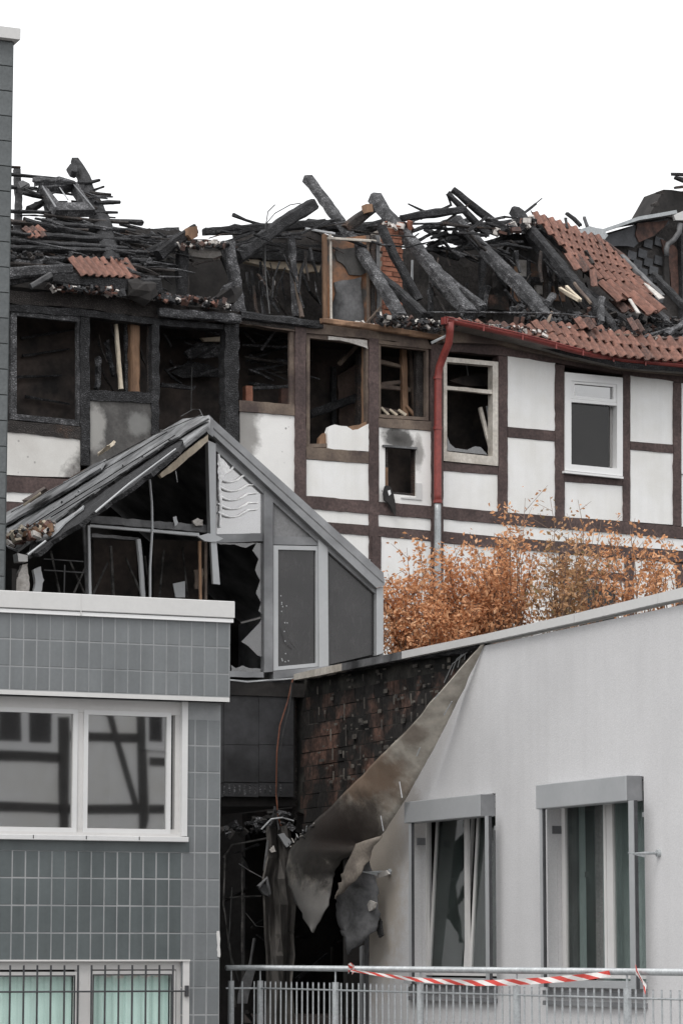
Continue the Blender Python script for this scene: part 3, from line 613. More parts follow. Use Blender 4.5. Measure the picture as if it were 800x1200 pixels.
# right hand attic
attic([(470, 292), (520, 290), (560, 286), (600, 276), (600, 400), (470, 392)], -3.4, 'char_wall')
attic([(582, 300), (600, 275), (640, 268), (680, 268), (692, 278), (735, 330), (812, 388), (812, 420), (582, 400)], -3.0, 'char_wall')
for k, (x0, y0, x1, y1, m) in enumerate(((600, 312, 606, 340, 'timber_warm'), (606, 304, 617, 328, 'ash'), (622, 306, 640, 324, 'rust'), (590, 320, 600, 334, 'plaster_dark'), (628, 334, 640, 344, 'ash'), (600, 338, 622, 352, 'rust'), (574, 345, 596, 362, 'brick_burnt'), (648, 335, 662, 352, 'rust'), (676, 366, 700, 380, 'terra_dark'))):
    attic(rect(x0, y0, x1, y1, .1), -2.85, m, 'panel_remnant', .9, .06)
for (x, y0, y1, wd) in ((483, 305, 355, 2.2), (619, 300, 372, 4), (601, 285, 360, 2), (640, 300, 372, 7), (565, 300, 372, 7), (505, 318, 372, 5)):
    charline(H, [(x, y0, -2.7, wd), (x - 1, y1, -2.6, wd)], 'attic_post', 'alu_pale' if wd == 2.2 else rnd.choice(['char', 'char_brown']), jit=.12)
charline(H, [(590, 326, -2.7, 6), (660, 330, -2.7, 6)], 'attic_rail', 'char', jit=.2)
# fine wreckage: laths, roof felt battens and splinters hanging in the open attic
def wreck(pl, n, xr, yr, ang, Lr, wr, off, mats=('char', 'char', 'char_brown', 'char_pale')):
    for _ in range(n):
        x = rnd.uniform(*xr); y = rnd.uniform(*yr); a = ang[0] + max(-1.5, min(1.5, rnd.gauss(0, 1))) * ang[1]; L = rnd.uniform(*Lr); o = rnd.uniform(*off); wd = rnd.uniform(*wr)
        dx, dy = math.cos(a) * L, math.sin(a) * L; k = rnd.uniform(-.08, .08) * L
        charline(pl, [(x, y, o, wd), (x + dx / 2 - dy * .06, y + dy / 2 + k, o + rnd.uniform(-.1, .1), wd * 1.1), (x + dx, y + dy, o + rnd.uniform(-.2, .2), wd * .75)], 'charred_lath', rnd.choice(mats), jit=.25, seg=.2)
wreck(H, 26, (232, 450), (262, 292), (.05, .25), (20, 80), (1.2, 3.4), (-2.4, -1.0))
wreck(H, 34, (465, 600), (255, 300), (.1, .5), (15, 60), (1.2, 3.6), (-3.0, -1.6))
wreck(H, 30, (285, 375), (290, 340), (1.4, .3), (15, 50), (1, 3), (-2.1, -1.0))
wreck(H, 36, (480, 690), (290, 345), (1.2, .5), (15, 45), (1, 4), (-2.7, -1.6))
wreck(H, 20, (150, 280), (275, 310), (.2, .4), (12, 50), (1.2, 3), (-1.5, -.5))
wreck(H, 22, (284, 342), (388, 440), (.3, .5), (15, 40), (1, 2.6), (-1.2, -.3))
wreck(H, 14, (190, 250), (388, 440), (.3, .5), (12, 40), (1, 2.6), (-1.2, -.3))
wreck(H, 12, (108, 165), (376, 430), (1.4, .25), (12, 45), (1, 2.6), (-.8, -.3))
# brick chimney
ch = MB(); hp_ = []
slab(H, [(447, 268), (470, 264), (471, 390), (447, 392)], -1.95, -2.4, 'x', None, mb=ch)
chim = ch.build('chimney', M['mortar'], house)
bmn = MB().box(Vector((0, 0, 0)), Vector((.24, 0, 0)), Vector((0, .06, 0)), Vector((0, 0, .063))).mesh('brick', M['brick'])
HR = Matrix((HX, -H.N, Vector((0, 0, 1)))).transposed().to_4x4()
c0 = H.at(447, 388, -1.95); c1 = H.at(470.5, 268, -1.95); u0, vv0 = H.uv(c0); u1, vv1 = H.uv(c1)
def chimney_brick(u, v, L):
    b = bpy.data.objects.new('brick', bmn); C.objects.link(b)
    put(b, chim, Matrix.Translation(H.P(u, v, -1.95 + rnd.uniform(-.012, .008))) @ HR @ Matrix.Rotation(rnd.uniform(-.02, .02), 4, 'Z') @ Matrix.Diagonal((L / .24, 1, 1, 1)))
row = 0; v = vv0
while v < vv1 - .03:
    if row % 2: chimney_brick(u0 + (u1 - u0) * .5, v, (u1 - u0) * .62); chimney_brick(u0 + (u1 - u0) * .09, v, (u1 - u0) * .17); chimney_brick(u0 + (u1 - u0) * .91, v, (u1 - u0) * .17)
    else: chimney_brick(u0 + (u1 - u0) * .25, v, (u1 - u0) * .47); chimney_brick(u0 + (u1 - u0) * .75, v, (u1 - u0) * .47)
    v += .075; row += 1
# ---------------- left roof: battens on two burnt rafters
wreck(RP, 30, (5, 100), (218, 262), (.12, .22), (14, 42), (1.2, 3), (-.2, .15))
wreck(RP, 60, (0, 160), (256, 318), (.1, .12), (25, 90), (1.4, 4), (-.3, .15))
wreck(RP, 26, (130, 190), (270, 322), (.15, .3), (15, 50), (1.4, 3.4), (-.2, .2))
bl = [((-30, 193), (24, 196), 3), ((-30, 200), (66, 209), 3.4), ((-30, 214), (44, 221), 4), ((26, 226), (52, 232), 4), ((-30, 246), (138, 249), 3.5), ((52, 252), (150, 261), 3.6),
      ((-30, 255), (40, 262), 5), ((30, 260), (120, 278), 6), ((-30, 267), (50, 275), 5), ((45, 276), (162, 282), 6), ((-30, 279), (150, 291), 5.5), ((-30, 289), (172, 296), 5.5), ((-30, 300), (174, 305), 5), ((-30, 305), (60, 312), 4),
      ((92, 214), (117, 211), 3.5), ((106, 226), (130, 228), 3.6), ((112, 238), (141, 237), 4), ((60, 262), (158, 271), 6), ((166, 308), (206, 311), 4), ((150, 312), (205, 318), 3.5)]
for (a, b, wd) in bl:
    mm = ((a[0] + b[0]) / 2, (a[1] + b[1]) / 2 + rnd.uniform(-.3, 1.8))
    charline(RP, [(a[0], a[1], .12, wd), (mm[0], mm[1], .10, wd * 1.1), (b[0], b[1], .12, wd * .75)], 'roof_batten', rnd.choice(['char', 'char_brown', 'char']), jit=.14)
charline(RP, [(88, 188, 0, 9), (96, 203, 0, 14), (104, 225, 0, 15), (118, 262, 0, 22), (132, 320, 0, 24)], 'rafter', 'char', jit=.25)
charline(RP, [(84, 196, .05, 9), (86, 205, .05, 8)], 'rafter_stub', 'char', jit=.35)
charline(RP, [(20, 199, 0, 8), (22, 230, 0, 9), (20, 300, 0, 10)], 'rafter', 'char', jit=.15)
charline(RP, [(54, 240, -.1, 7), (64, 262, -.1, 8), (76, 320, -.1, 9)], 'rafter', 'char')
charline(RP, [(34, 246, 0, 9), (62, 232, 0, 5)], 'fallen_beam', 'char'); charline(RP, [(105, 262, -.05, 5), (107, 276, -.05, 5)], 'splinter', 'char')
charline(RP, [(22, 222, .1, 9), (30, 218, .1, 9)], 'scrap', 'alu_soot', jit=.5)
for k in range(24):
    x = rnd.uniform(0, 150); y = rnd.uniform(252, 310); L = rnd.uniform(14, 40)
    charline(RP, [(x, y, rnd.uniform(-.3, .05), rnd.uniform(2, 5)), (x + L, y + rnd.uniform(-5, 9), rnd.uniform(-.3, .1), rnd.uniform(2, 5))], 'charred_batten', rnd.choice(['char', 'char_pale', 'char_brown']), jit=.4)
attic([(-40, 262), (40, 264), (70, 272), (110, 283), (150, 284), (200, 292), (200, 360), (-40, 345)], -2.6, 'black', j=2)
attic([(-30, 306), (60, 304), (84, 312), (84, 332), (40, 328), (-30, 340)], .02, 'char_pale', 'fallen_sheet', 1.5)
skl = ring(RP, [(46, 216), (90, 213), (112, 246), (66, 246)], [(55, 219), (86, 217), (99, 237), (70, 237)], .22, .10, 'skylight', M['char_pale'], house)
pb(RP, [(69, 218, .2, 1.5), (80, 234, .2, 1.8)], 'glazing_bar', M['alu_pale'], skl, square=False, jit=0)
pb(RP, [(84, 213, .25, 1.6), (111, 245, .25, 1.6)], 'frame_edge', M['alu'], skl, square=False, jit=0); pb(RP, [(50, 218, .25, 2), (66, 243, .25, 2.4)], 'frame_edge', M['alu'], skl, square=False, jit=0)
charline(RP, [(40, 213, .25, 7), (70, 212, .25, 8), (88, 215, .25, 5)], 'scrap', 'char_pale', jit=.4)
# ---------------- clay roof tiles, each its own piece
def tile_mesh(name, m):
    mb = MB(); n = 6; prof = [(-.5, .14), (-.4, .03), (-.25, -.03), (-.05, 0), (.08, .12), (.2, .21), (.32, .24), (.44, .19), (.5, .13)]
    top = [[Vector((x, y, z + (.10 if y < 0 else .0))) for x, z in prof] for y in (-.54, .54)]
    bot = [[p - Vector((0, 0, .09)) for p in r] for r in top]
    mb.grid(top); mb.grid([list(reversed(r)) for r in bot])
    mb.grid([top[0][::-1], bot[0][::-1]]); mb.grid([top[1], bot[1]])
    return mb.mesh(name, M[m])
TM = {'terra': tile_mesh('roof_tile', 'terra'), 'terra_dark': tile_mesh('roof_tile', 'terra_dark')}
def tiles(corners, rows, cols, off=.06, miss=(), dark=.15, wob=.03, drop=0):
    tl, tr, br, bl_ = [RP.at(x, y, off) for x, y in corners]
    for r in range(rows):
        for c in range(cols):
            if (r, c) in miss or rnd.random() < drop: continue
            s, t = (c + .5) / cols, (r + .5) / rows
            p = tl.lerp(tr, s).lerp(bl_.lerp(br, s), t)
            U = ((tr - tl).lerp(br - bl_, t)) / cols; W = ((tl - bl_).lerp(tr - br, s)) / rows
            U *= 1.07; W *= 1.2; N = U.cross(W).normalized() * U.length * 1.15
            mtx = Matrix((U, W, N)).transposed().to_4x4(); q = rnd.uniform(-wob, wob)
            o = bpy.data.objects.new('roof_tile', TM['terra_dark' if rnd.random() < dark else 'terra']); C.objects.link(o)
            put(o, house, Matrix.Translation(p + RP.N * rnd.uniform(-.008, .012)) @ Matrix.Rotation(q, 4, RP.N) @ mtx)
slab(RP, [(619, 255), (698, 282), (756, 334), (692, 322)], 0, -.06, 'roof_boarding', M['char'], house, j=1)
tiles([(618, 249), (700, 279), (762, 336), (690, 324)], 6, 9, .10, dark=.03, wob=.012, miss={(5, 0)})
tiles([(660, 298), (680, 303), (690, 318), (668, 314)], 1, 2, .12)
tiles([(702, 333), (754, 331), (762, 344), (716, 352)], 1, 6, .10, wob=.04)
tiles([(738, 349), (758, 344), (768, 362), (750, 368)], 1, 2, .16)
tiles([(718, 354), (738, 352), (742, 364), (724, 365)], 1, 2, .02, dark=.8)
tiles([(686, 316), (694, 320), (702, 336), (694, 333)], 1, 1, .2)
tiles([(672, 374), (692, 376), (694, 386), (676, 384)], 1, 2, .16)
eave = [((526, 374), (552, 376), (562, 381), (530, 381)), ((552, 377), (582, 380), (596, 389), (562, 383)), ((582, 380), (622, 384), (632, 396), (596, 390)), ((620, 377), (650, 381), (664, 405), (634, 397)), ((650, 381), (680, 383), (692, 411), (664, 405)),
        ((680, 383), (707, 386), (720, 417), (692, 411)), ((708, 390), (740, 392), (750, 420), (720, 417)), ((740, 392), (775, 398), (783, 422), (750, 420)), ((775, 398), (815, 402), (820, 425), (783, 422)), ((815, 402), (855, 406), (860, 428), (820, 425))]
for k, q in enumerate(eave):
    tiles(q, 1 if k < 3 else 2, 4 if k < 3 else 3, .10, dark=.5 if k < 3 else .1, drop=.25 if k < 2 else .04, wob=.08 if k < 3 else .02)
slab(RP, [(523, 374), (560, 378), (625, 384), (700, 388), (860, 404), (860, 436), (727, 426), (660, 410), (600, 394), (524, 378)], .01, -.06, 'roof_boarding', M['char'], house, j=.5)
tiles([(79, 304), (152, 307), (161, 325), (92, 321)], 1, 8, .18, dark=.05)
tiles([(27, 268), (48, 266), (54, 278), (32, 279)], 2, 3, .16, dark=.2, wob=.3)
tiles([(735, 375), (750, 378), (752, 388), (737, 386)], 1, 2, .2, dark=1)
# verge boards and slipped lead beside the tile field
charline(RP, [(728, 300, .1, 5), (745, 318, .14, 6), (776, 348, .1, 6)], 'verge_board', 'alu_soot', jit=.15)
charline(RP, [(706, 282, .05, 4), (735, 306, .05, 5)], 'verge_board', 'terra_dark', jit=.3)
slab(RP, [(754, 331), (760, 334), (778, 349), (772, 350)], .26, .24, 'lead_flashing', M['ash'], house, j=.6)
slab(RP, [(736, 350), (739, 350), (750, 367), (746, 366)], .28, .26, 'lead_flashing', M['ash'], house, j=.4)
for (a, b, wd, m) in (((655, 338), (678, 352), 4, 'timber_pale'), ((663, 336), (680, 352), 3, 'timber_pale'), ((672, 332), (692, 356), 3, 'timber_bare'), ((704, 350), (703, 378), 7, 'char_pale'), ((646, 366), (640, 380), 3, 'timber_bare'), ((640, 356), (648, 346), 7, 'char_pale'), ((664, 250), (680, 264), 4, 'char'), ((662, 256), (664, 268), 3, 'char'), ((684, 255), (688, 266), 3, 'char_pale'), ((752, 396), (784, 385), 3, 'char_pale'), ((780, 392), (806, 376), 6, 'char_pale'), ((722, 392), (800, 398), 2.5, 'timber_bare')):
    charline(RP, [(a[0], a[1], .12, wd), (b[0], b[1], .12, wd)], 'splinter', m, jit=.3)
attic([(676, 270), (690, 265), (706, 268), (712, 276), (700, 290)], -2.4, 'zinc', 'bent_sheet', 1)
pb(H, [(495, 366, .1, 2), (560, 366, .1, 2), (650, 367, .05, 2), (700, 372, .0, 2)], 'twisted_wire', M['char_pale'], house, square=False, jit=.35, seg=.08)
# ---------------- wall plate edge, rubble and ash on it
charline(H, [(281, 370, .02, 9), (376, 381, .02, 9)], 'plate_beam', 'char'); charline(H, [(376, 376, .1, 6), (440, 384, .1, 7), (520, 397, .06, 6)], 'plate_beam', 'timber_warm', jit=.15)
charline(H, [(186, 366, .1, 9), (280, 374, .1, 10)], 'plate_beam', 'char_pale'); charline(H, [(505, 402, .2, 3), (526, 392, .3, 3)], 'pipe_stub', 'zinc', jit=0)
charline(H, [(-30, 326, .1, 12), (40, 318, .15, 16), (84, 316, .15, 12)], 'fallen_beam', 'char_pale'); charline(H, [(36, 336, .3, 6), (60, 322, .3, 7)], 'fallen_board', 'alu_soot', jit=.1)
charline(H, [(60, 326, .12, 15), (130, 334, .12, 20), (185, 338, .12, 24)], 'fallen_beam', 'char', jit=.3)
charline(H, [(148, 338, .2, 22), (168, 342, .2, 30), (180, 338, .2, 20)], 'charred_lump', 'black', jit=.2, square=False, sides=9)
charline(H, [(256, 352, .0, 12), (268, 346, .05, 24), (280, 340, 0, 12)], 'charred_lump', 'black', jit=.25, square=False, sides=9)
charline(H, [(263, 340, .1, 9), (272, 334, .1, 9)], 'charred_lump', 'char_pale', jit=.4, square=False)
def rubble(pl, x0, y0, x1, y1, n, off, size, mats, parent, spread=4, dspread=.25):
    mb = MB()
    for _ in range(n):
        t = rnd.random(); c = pl.at(x0 + (x1 - x0) * t, y0 + (y1 - y0) * t + rnd.uniform(-spread, spread * .4), off + rnd.uniform(-dspread, dspread))
        s = size * rnd.uniform(.4, 1.4); E = Matrix.Rotation(rnd.uniform(0, 6), 3, Vector((rnd.random(), rnd.random(), rnd.random() + .1)))
        mb.box(c, E @ Vector((s * 1.6, 0, 0)), E @ Vector((0, s, 0)), E @ Vector((0, 0, s * .5)), rnd.randrange(len(mats)))
    return mb.build('rubble', [M[k] for k in mats], parent, kind='stuff')
RB = ['terra', 'ash', 'char', 'char_pale', 'terra_dark', 'char_brown', 'char', 'terra_dark', 'char_pale']
rubble(H, 55, 338, 145, 344, 160, .1, .055, RB, house); rubble(H, 175, 350, 268, 358, 220, .0, .055, RB, house, 5)
rubble(H, 205, 288, 268, 288, 80, -.5, .05, ['terra_dark', 'char', 'ash'], house, 4); rubble(H, 440, 376, 525, 386, 240, .1, .05, ['ash', 'char', 'char', 'char_pale', 'char', 'terra_dark', 'char_brown'], house, 8)
rubble(H, 380, 384, 440, 386, 80, -.3, .06, ['ash', 'timber_bare', 'char'], house, 5)
rubble(RP, 526, 378, 640, 392, 200, .12, .045, ['ash', 'terra', 'terra_dark', 'terra_dark', 'char_pale'], house, 4, .05); rubble(RP, 640, 382, 840, 404, 140, .08, .04, ['ash', 'terra_dark', 'char_pale', 'char', 'char', 'char'], house, 2, .05)
rubble(H, 580, 275, 625, 262, 90, -2.6, .07, ['terra_dark', 'ash', 'char'], house, 6); rubble(H, 446, 268, 482, 272, 70, -2.1, .07, ['terra_dark', 'ash', 'brick', 'char'], house, 8)
rubble(RP, -20, 300, 180, 312, 220, 0, .05, ['char', 'char_pale', 'char_brown', 'char'], house, 8); rubble(RP, 600, 372, 800, 392, 260, -.1, .07, ['char', 'char_pale', 'char', 'terra_dark', 'char_brown', 'char'], house, 16, .15)
# ragged rag hanging at the little window
rg = MB()
rg.grid([[H.at(x, y, o) for x, y, o in r] for r in (((450, 570, .05), (453, 569, .06), (457, 571, .05)), ((448, 578, .05), (452, 580, .07), (460, 578, .06)), ((449, 586, .05), (454, 588, .08), (462, 588, .06)), ((455, 590, .06), (458, 594, .07), (463, 597, .06)), ((459, 599, .05), (461, 603, .06), (463, 604, .05)))])
rag = rg.build('charred_rag', M['black']); rag.modifiers.new('thick', 'SOLIDIFY').thickness = .015
tag(rag, 'charred black rag hanging from the sill of the small burnt window', 'rag')
slab(H, [(454, 575), (457, 574), (458, 579), (456, 581)], .09, .08, 'melted_patch', M['pvc'], rag, j=.6)
# ------------------------------------------------------------------ slate clad neighbour, top right
NB = Plane(H.P(0, 0, -5.2), HX)
nb = thing('slate_clad_building', 'burnt slate clad neighbouring building with zinc roof edge at upper right', 'building', (NB.at(760, 600).x, NB.at(760, 600).y, 0))
slab(NB, [(686, 280), (748, 262), (795, 252), (860, 252), (860, 640), (686, 620)], -.06, -.5, 'wall', M['char_wall'], nb)
v = 0; seed = 0
slm = MB().box(Vector(), Vector((.98, 0, 0)), Vector((0, .03, 0)), Vector((0, 0, .97))).mesh('slate', M['slate'])
NR = Matrix((HX, -H.N, Vector((0, 0, 1)))).transposed().to_4x4()
for r in range(8):
    for c in range(7):
        x = 696 + c * 12.5 + (r % 2) * 6; y = 290 + r * 11 - (x - 730) * .16
        if x > 776 or y < 277 or (r < 2 and rnd.random() < .35): continue
        p = NB.at(x, y, -.03); W_ = .182; k = bpy.data.objects.new('slate', slm); C.objects.link(k)
        put(k, nb, Matrix.Translation(p + NB.N * rnd.uniform(0, .015)) @ NR @ Matrix.Rotation(rnd.uniform(-.02, .02) + .16, 4, 'Y') @ Matrix.Diagonal((W_, 1, .158, 1)))
slab(NB, [(700, 279), (748, 263), (782, 256), (784, 262), (772, 270), (764, 276), (750, 282), (742, 290), (735, 288), (722, 288), (706, 290)], .10, .06, 'fascia_board', M['slate'], nb, j=.8)
slab(NB, [(746, 262), (783, 258), (778, 266), (766, 276), (748, 284), (744, 275)], .13, .11, 'fascia_board', M['terra_dark'], nb, j=1)
zv = slab(NB, [(691, 273.5), (747, 254), (792, 246), (793, 250), (748, 258), (694, 276)], .35, -.3, 'zinc_verge', M['zinc'], nb, j=.2)
slab(NB, [(760, 252), (768, 238), (777, 222), (797, 224), (860, 222), (860, 255), (793, 256)], .0, -.6, 'burnt_roof', M['black'], nb, j=.8)
for (a, b, wd) in (((786, 204), (860, 208), 5), ((790, 220), (860, 214), 4), ((790, 208), (830, 222), 5), ((768, 226), (776, 225), 2.5), ((762, 241), (770, 238), 3)): charline(NB, [(a[0], a[1], .1, wd * .6), (b[0], b[1], .1, wd * 1.6)], 'roof_scrap', rnd.choice(['char', 'char_brown']), nb, jit=.35)
slab(NB, [(774, 280), (790, 288), (798, 300), (796, 350), (788, 350), (785, 320), (778, 296)], .02, -.03, 'brick_patch', M['terra_dark'], nb, j=1.2)
pb(NB, [(796, 262, .3, 7), (795, 272, .3, 6.5), (789, 281, .26, 6.5), (782, 286, .2, 6.5), (780, 292, .2, 6.5), (780.5, 300, .2, 6)], 'pipe', M['alu_soot'], nb, square=False, sides=12, jit=0, smooth=True)
slab(NB, [(789, 252), (800, 247), (806, 247), (806, 258), (791, 258)], .36, .3, 'bracket', M['coping'], nb, j=.6)
slab(NB, [(778, 300), (783, 300), (785, 345), (778, 340)], .06, 0, 'gap_board', M['black'], nb); slab(NB, [(797, 262), (830, 262), (830, 400), (799, 400)], .12, 0, 'corner_board', M['char'], nb, j=.5)
# ------------------------------------------------------------------ conservatory
con = thing('conservatory', 'burnt glass conservatory with grey aluminium frame and steep gable roof', 'conservatory', (G.at(245, 700).x, G.at(245, 700).y, 0))
def cs(name, m, pts, f=0.0, b=-.08, j=0, step=10): return slab(G, pts, f, b, name, M[m], con, j=j, step=step)
apex = G.at(245, 487)
back = -DX                                   # the ridge runs back towards the house
rk = G.at(30, 655) - apex
LP = Plane(apex, back, rk.normalized()); LP.B = (rk - back * rk.dot(back)).normalized(); LP.N = LP.A.cross(LP.B).normalized()
if LP.N.z < 0: LP.N = -LP.N
# right rake: outer fascia band, then the frame under it
cs('rake_fascia', 'alu', [(245, 487), (449, 671), (451, 686), (441, 689), (248, 508), (245, 503)], .10, -.02)
cs('rake_frame', 'alu', [(253, 514), (441, 690), (441, 697), (253, 528)], .02, -.08)
cs('rake_seam', 'alu_soot', [(247, 498), (449, 682), (449, 683), (247, 499.5)], .106, .09)
cs('post', 'alu_pale', [(244, 516), (253, 520), (253.5, 629), (247, 629)], .05, -.05)
cs('broken_post', 'alu_pale', [(247, 629.3), (253.5, 629.3), (258, 685), (250, 684)], .09, .04)
cs('post', 'alu', [(309.5, 574), (320, 583), (320, 787), (309.5, 788)], .03, -.07)
cs('post', 'alu_pale', [(373, 632), (384, 642), (385, 780), (374, 782)], .03, -.07)
cs('post', 'alu_pale', [(441, 689.5), (449, 687), (449, 765), (441, 768)], .05, -.05)
cs('transom', 'alu', [(253.8, 626), (309, 625), (309, 634), (253.8, 636)], .0, -.06, .4)
cs('transom', 'alu', [(320.4, 628), (373, 630), (373, 639), (320.4, 638)], .0, -.06)
cs('bottom_rail', 'alu', [(258, 786), (309, 787.5), (309, 794), (258, 793)], .04, -.08, .3)
cs('bottom_rail', 'alu', [(320.4, 786.5), (373.6, 781.5), (385, 780), (400, 778), (400, 786), (320.4, 796)], .04, -.08)
cs('joint_cover', 'alu_pale', [(231, 628), (244, 625), (256, 628), (262, 631), (252, 635), (240, 634)], .12, .08, .7, 5)
ring(G, [(320.4, 639), (373, 640), (373.6, 781), (320.4, 786)], [(326, 644), (370, 645), (370, 777), (326, 781)], .01, -.05, 'sash', M['alu_pale'], con)
slab(G, [(326, 644), (370, 645), (370, 777), (326, 781)], -.02, -.03, 'pane', M['glass_soot'], con)
slab(G, [(320.4, 588), (368, 630), (320.4, 628)], -.02, -.03, 'pane', mat('grey_sooted_panel', (.16, .16, .165), (.22, .22, .225), 3, .4, .1), con)
slab(G, [(384.8, 645), (441, 697), (441, 766), (384.8, 779)], -.02, -.03, 'pane', M['glass_soot'], con)
pt = slab(G, [(254, 531), (309, 578), (309, 625), (254, 626)], -.02, -.03, 'pane', M['glass_pale'], con)
for y0, y1, x1 in ((552, 550, 280), (563, 560, 296), (573, 572, 302), (584, 582, 302), (594, 593, 303), (604, 601, 302)):
    q = [(256, y0 - 4, .01, 1.6), (263, y0, .012, 2.2), (275, y0 + 4, .012, 2), (289, y0 + 4, .012, 1.8), (x1, y1, .01, 1.8)]
    q = [(256 + (x1 - 256) * k / 12, y0 + (y1 - y0) * k / 12 - 4 + 7 * math.sin(math.pi * min(1, k / 9)), .01, 2.1 + .9 * math.sin(k)) for k in range(13)]
    pb(G, q, 'white_mark', M['pane_white'], pt, square=False, jit=.15, seg=0)  # wavy white ribbons laid over the pane
pb(G, [(256, 533, .01, 4), (259, 550, .012, 3), (257, 572, .01, 4), (259, 590, .01, 3), (258, 618, .01, 2.4)], 'white_mark', M['pane_white'], pt, square=False, jit=.4, seg=.05)
slab(G, [(255, 534), (264, 541), (271, 551), (264, 556), (259, 566), (256, 560)], .02, .01, 'white_mark', M['pane_white'], pt, j=.8, step=3)
# broken pane with ragged glass left in the frame
slab(G, [(309, 637), (301, 636), (296, 645), (303, 655), (299, 668), (305, 680), (300, 695), (306, 706), (303, 716), (309, 722)], -.02, -.03, 'glass_shard', M['glass_shard'], con, j=.5, step=6)
slab(G, [(309, 722), (304, 730), (283, 752), (291, 757), (302, 768), (308, 770)], -.01, -.02, 'glass_shard', M['glass_shard'], con)
slab(G, [(258, 638), (275, 638), (288, 642), (296, 638), (301, 636), (254, 636)], -.02, -.03, 'glass_shard', M['glass_shard'], con, j=.6, step=5)
slab(G, [(271, 779), (276, 783), (284, 780), (292, 783), (309, 783), (309, 788), (271, 788)], -.02, -.03, 'glass_shard', M['glass_shard'], con, j=.8, step=4)
# left rake, open bays
pb(G, [(33, 652, .03, 7), (120, 590, .03, 6.5), (188, 545, .03, 6), (244, 500, .03, 7)], 'rake_bar', M['alu_soot'], con, jit=.05)
pb(G, [(34, 650, .10, 3), (110, 597, .10, 3), (188, 545, .1, 3)], 'rake_trim', M['alu_pale'], con, jit=.15, square=False)
slab(G, [(187, 556), (190, 560), (206, 550), (244, 517), (244, 509), (214, 532)], .12, .06, 'loose_trim', M['timber_pale'], con, j=.4, step=5)
pb(G, [(206, 552, .08, 1.5), (208, 565, .08, 1)], 'splinter', M['alu_pale'], con, square=False)
pb(G, [(175.5, 562, .0, 3.2), (178, 590, .02, 3.2), (178.5, 620, .02, 3.2), (176, 665, .0, 3.2), (176, 720, .0, 3.2)], 'bent_post', M['alu_pale'], con, square=False, jit=.05, sides=8)
pb(G, [(105, 616, .0, 3.4), (150, 620, .0, 3.4), (176, 622, 0, 3.4), (233, 627, .0, 4)], 'transom', M['alu_pale'], con, jit=.08)
pb(G, [(98, 612, -.02, 4), (101, 650, -.02, 4), (104, 720, -.02, 4)], 'post', M['alu_soot'], con, jit=.05); pb(G, [(104, 616, .02, 3.4), (106, 720, .02, 3.4)], 'post', M['alu_pale'], con, jit=.05)
pb(G, [(162, 632, -.1, 5), (165, 660, -.1, 5), (169, 720, -.1, 5)], 'post', M['alu_pale'], con, jit=.05)
cs('burnt_lintel', 'alu_soot', [(110, 604), (175, 610), (244, 615), (244, 624), (175, 618), (106, 613)], -.1, -.16, .8, 6)
cs('burnt_lintel', 'alu_soot', [(108, 625), (163, 630), (163, 633), (108, 629)], -.12, -.16, .5, 6)
pb(G, [(234, 634, -.05, 3), (235, 720, -.05, 3)], 'door_jamb', M['timber_warm'], con, jit=.15); pb(G, [(241, 632, -.08, 3), (241, 720, -.08, 3)], 'door_jamb', M['timber_bare'], con, jit=.12)
cs('scorched_panel', 'timber_bare', [(228, 668), (238, 666), (239, 672), (236, 690), (229, 690)], -.14, -.17, .8, 4)
cs('paper_remnant', 'alu_pale', [(203, 684), (217, 681), (217, 700), (206, 700)], -.4, -.42, .5)
cs('ash_remnant', 'ash', [(226, 610), (232, 607), (238, 609), (238, 616), (230, 616)], -.05, -.09, 1, 3); cs('ash_remnant', 'alu_pale', [(203, 606), (207, 605), (209, 612), (205, 617)], -.08, -.1, .6, 3)
cs('plaster_remnant', 'ash', [(14, 700), (14, 684), (22, 676), (26, 662), (33, 660), (35, 676), (34, 700)], -.02, -.1, 1.2, 4)
cs('plaster_remnant', 'alu_pale', [(38, 700), (42, 684), (40, 668), (48, 664), (52, 680), (47, 700)], -.05, -.12, 1.2, 4)
cs('end_block', 'pvc_old', [(21, 648), (33, 651), (33, 658), (22, 658)], .06, -.1)
for y in (655, 668): pb(G, [(52, y, -.5, 1.6), (98, y + 3, -.5, 1.6)], 'inner_bar', M['alu_soot'], con, square=False, jit=.2)
pb(G, [(76, 662, -.5, 2), (75, 720, -.5, 2)], 'inner_bar', M['alu_soot'], con, square=False); pb(G, [(130, 640, -.9, 3), (134, 720, -.9, 3)], 'inner_bar', M['cloth'], con)
cs('inner_panel', 'room', [(110, 632), (160, 634), (162, 720), (110, 720)], -1.4, -1.5); cs('inner_panel', 'room', [(180, 632), (244, 634), (244, 720), (180, 720)], -1.2, -1.3)
for k in range(8):
    x = 60 + k * 22; pb(G, [(x, 640 + rnd.uniform(0, 20), -1.0, 2), (x + rnd.uniform(-20, 20), 700, -.9, 2)], 'charred_lath', M['cloth'], con, jit=.3)
pb(G, [(346, 760, .03, 1), (340, 752, .06, 1), (334, 735, .05, 1)], 'wire', M['cable_black'], con, square=False, jit=0)
for k in range(16):
    x = 328 + abs(rnd.gauss(0, 6)); y = rnd.choice([rnd.gauss(768, 9), rnd.gauss(715, 14)])
    slab(G, [(x, y), (x + 1.0, y - .6), (x + 1.4, y + .9), (x + .4, y + 1.2)], -.016, -.019, 'ash_speck', M['alu_pale'], con)
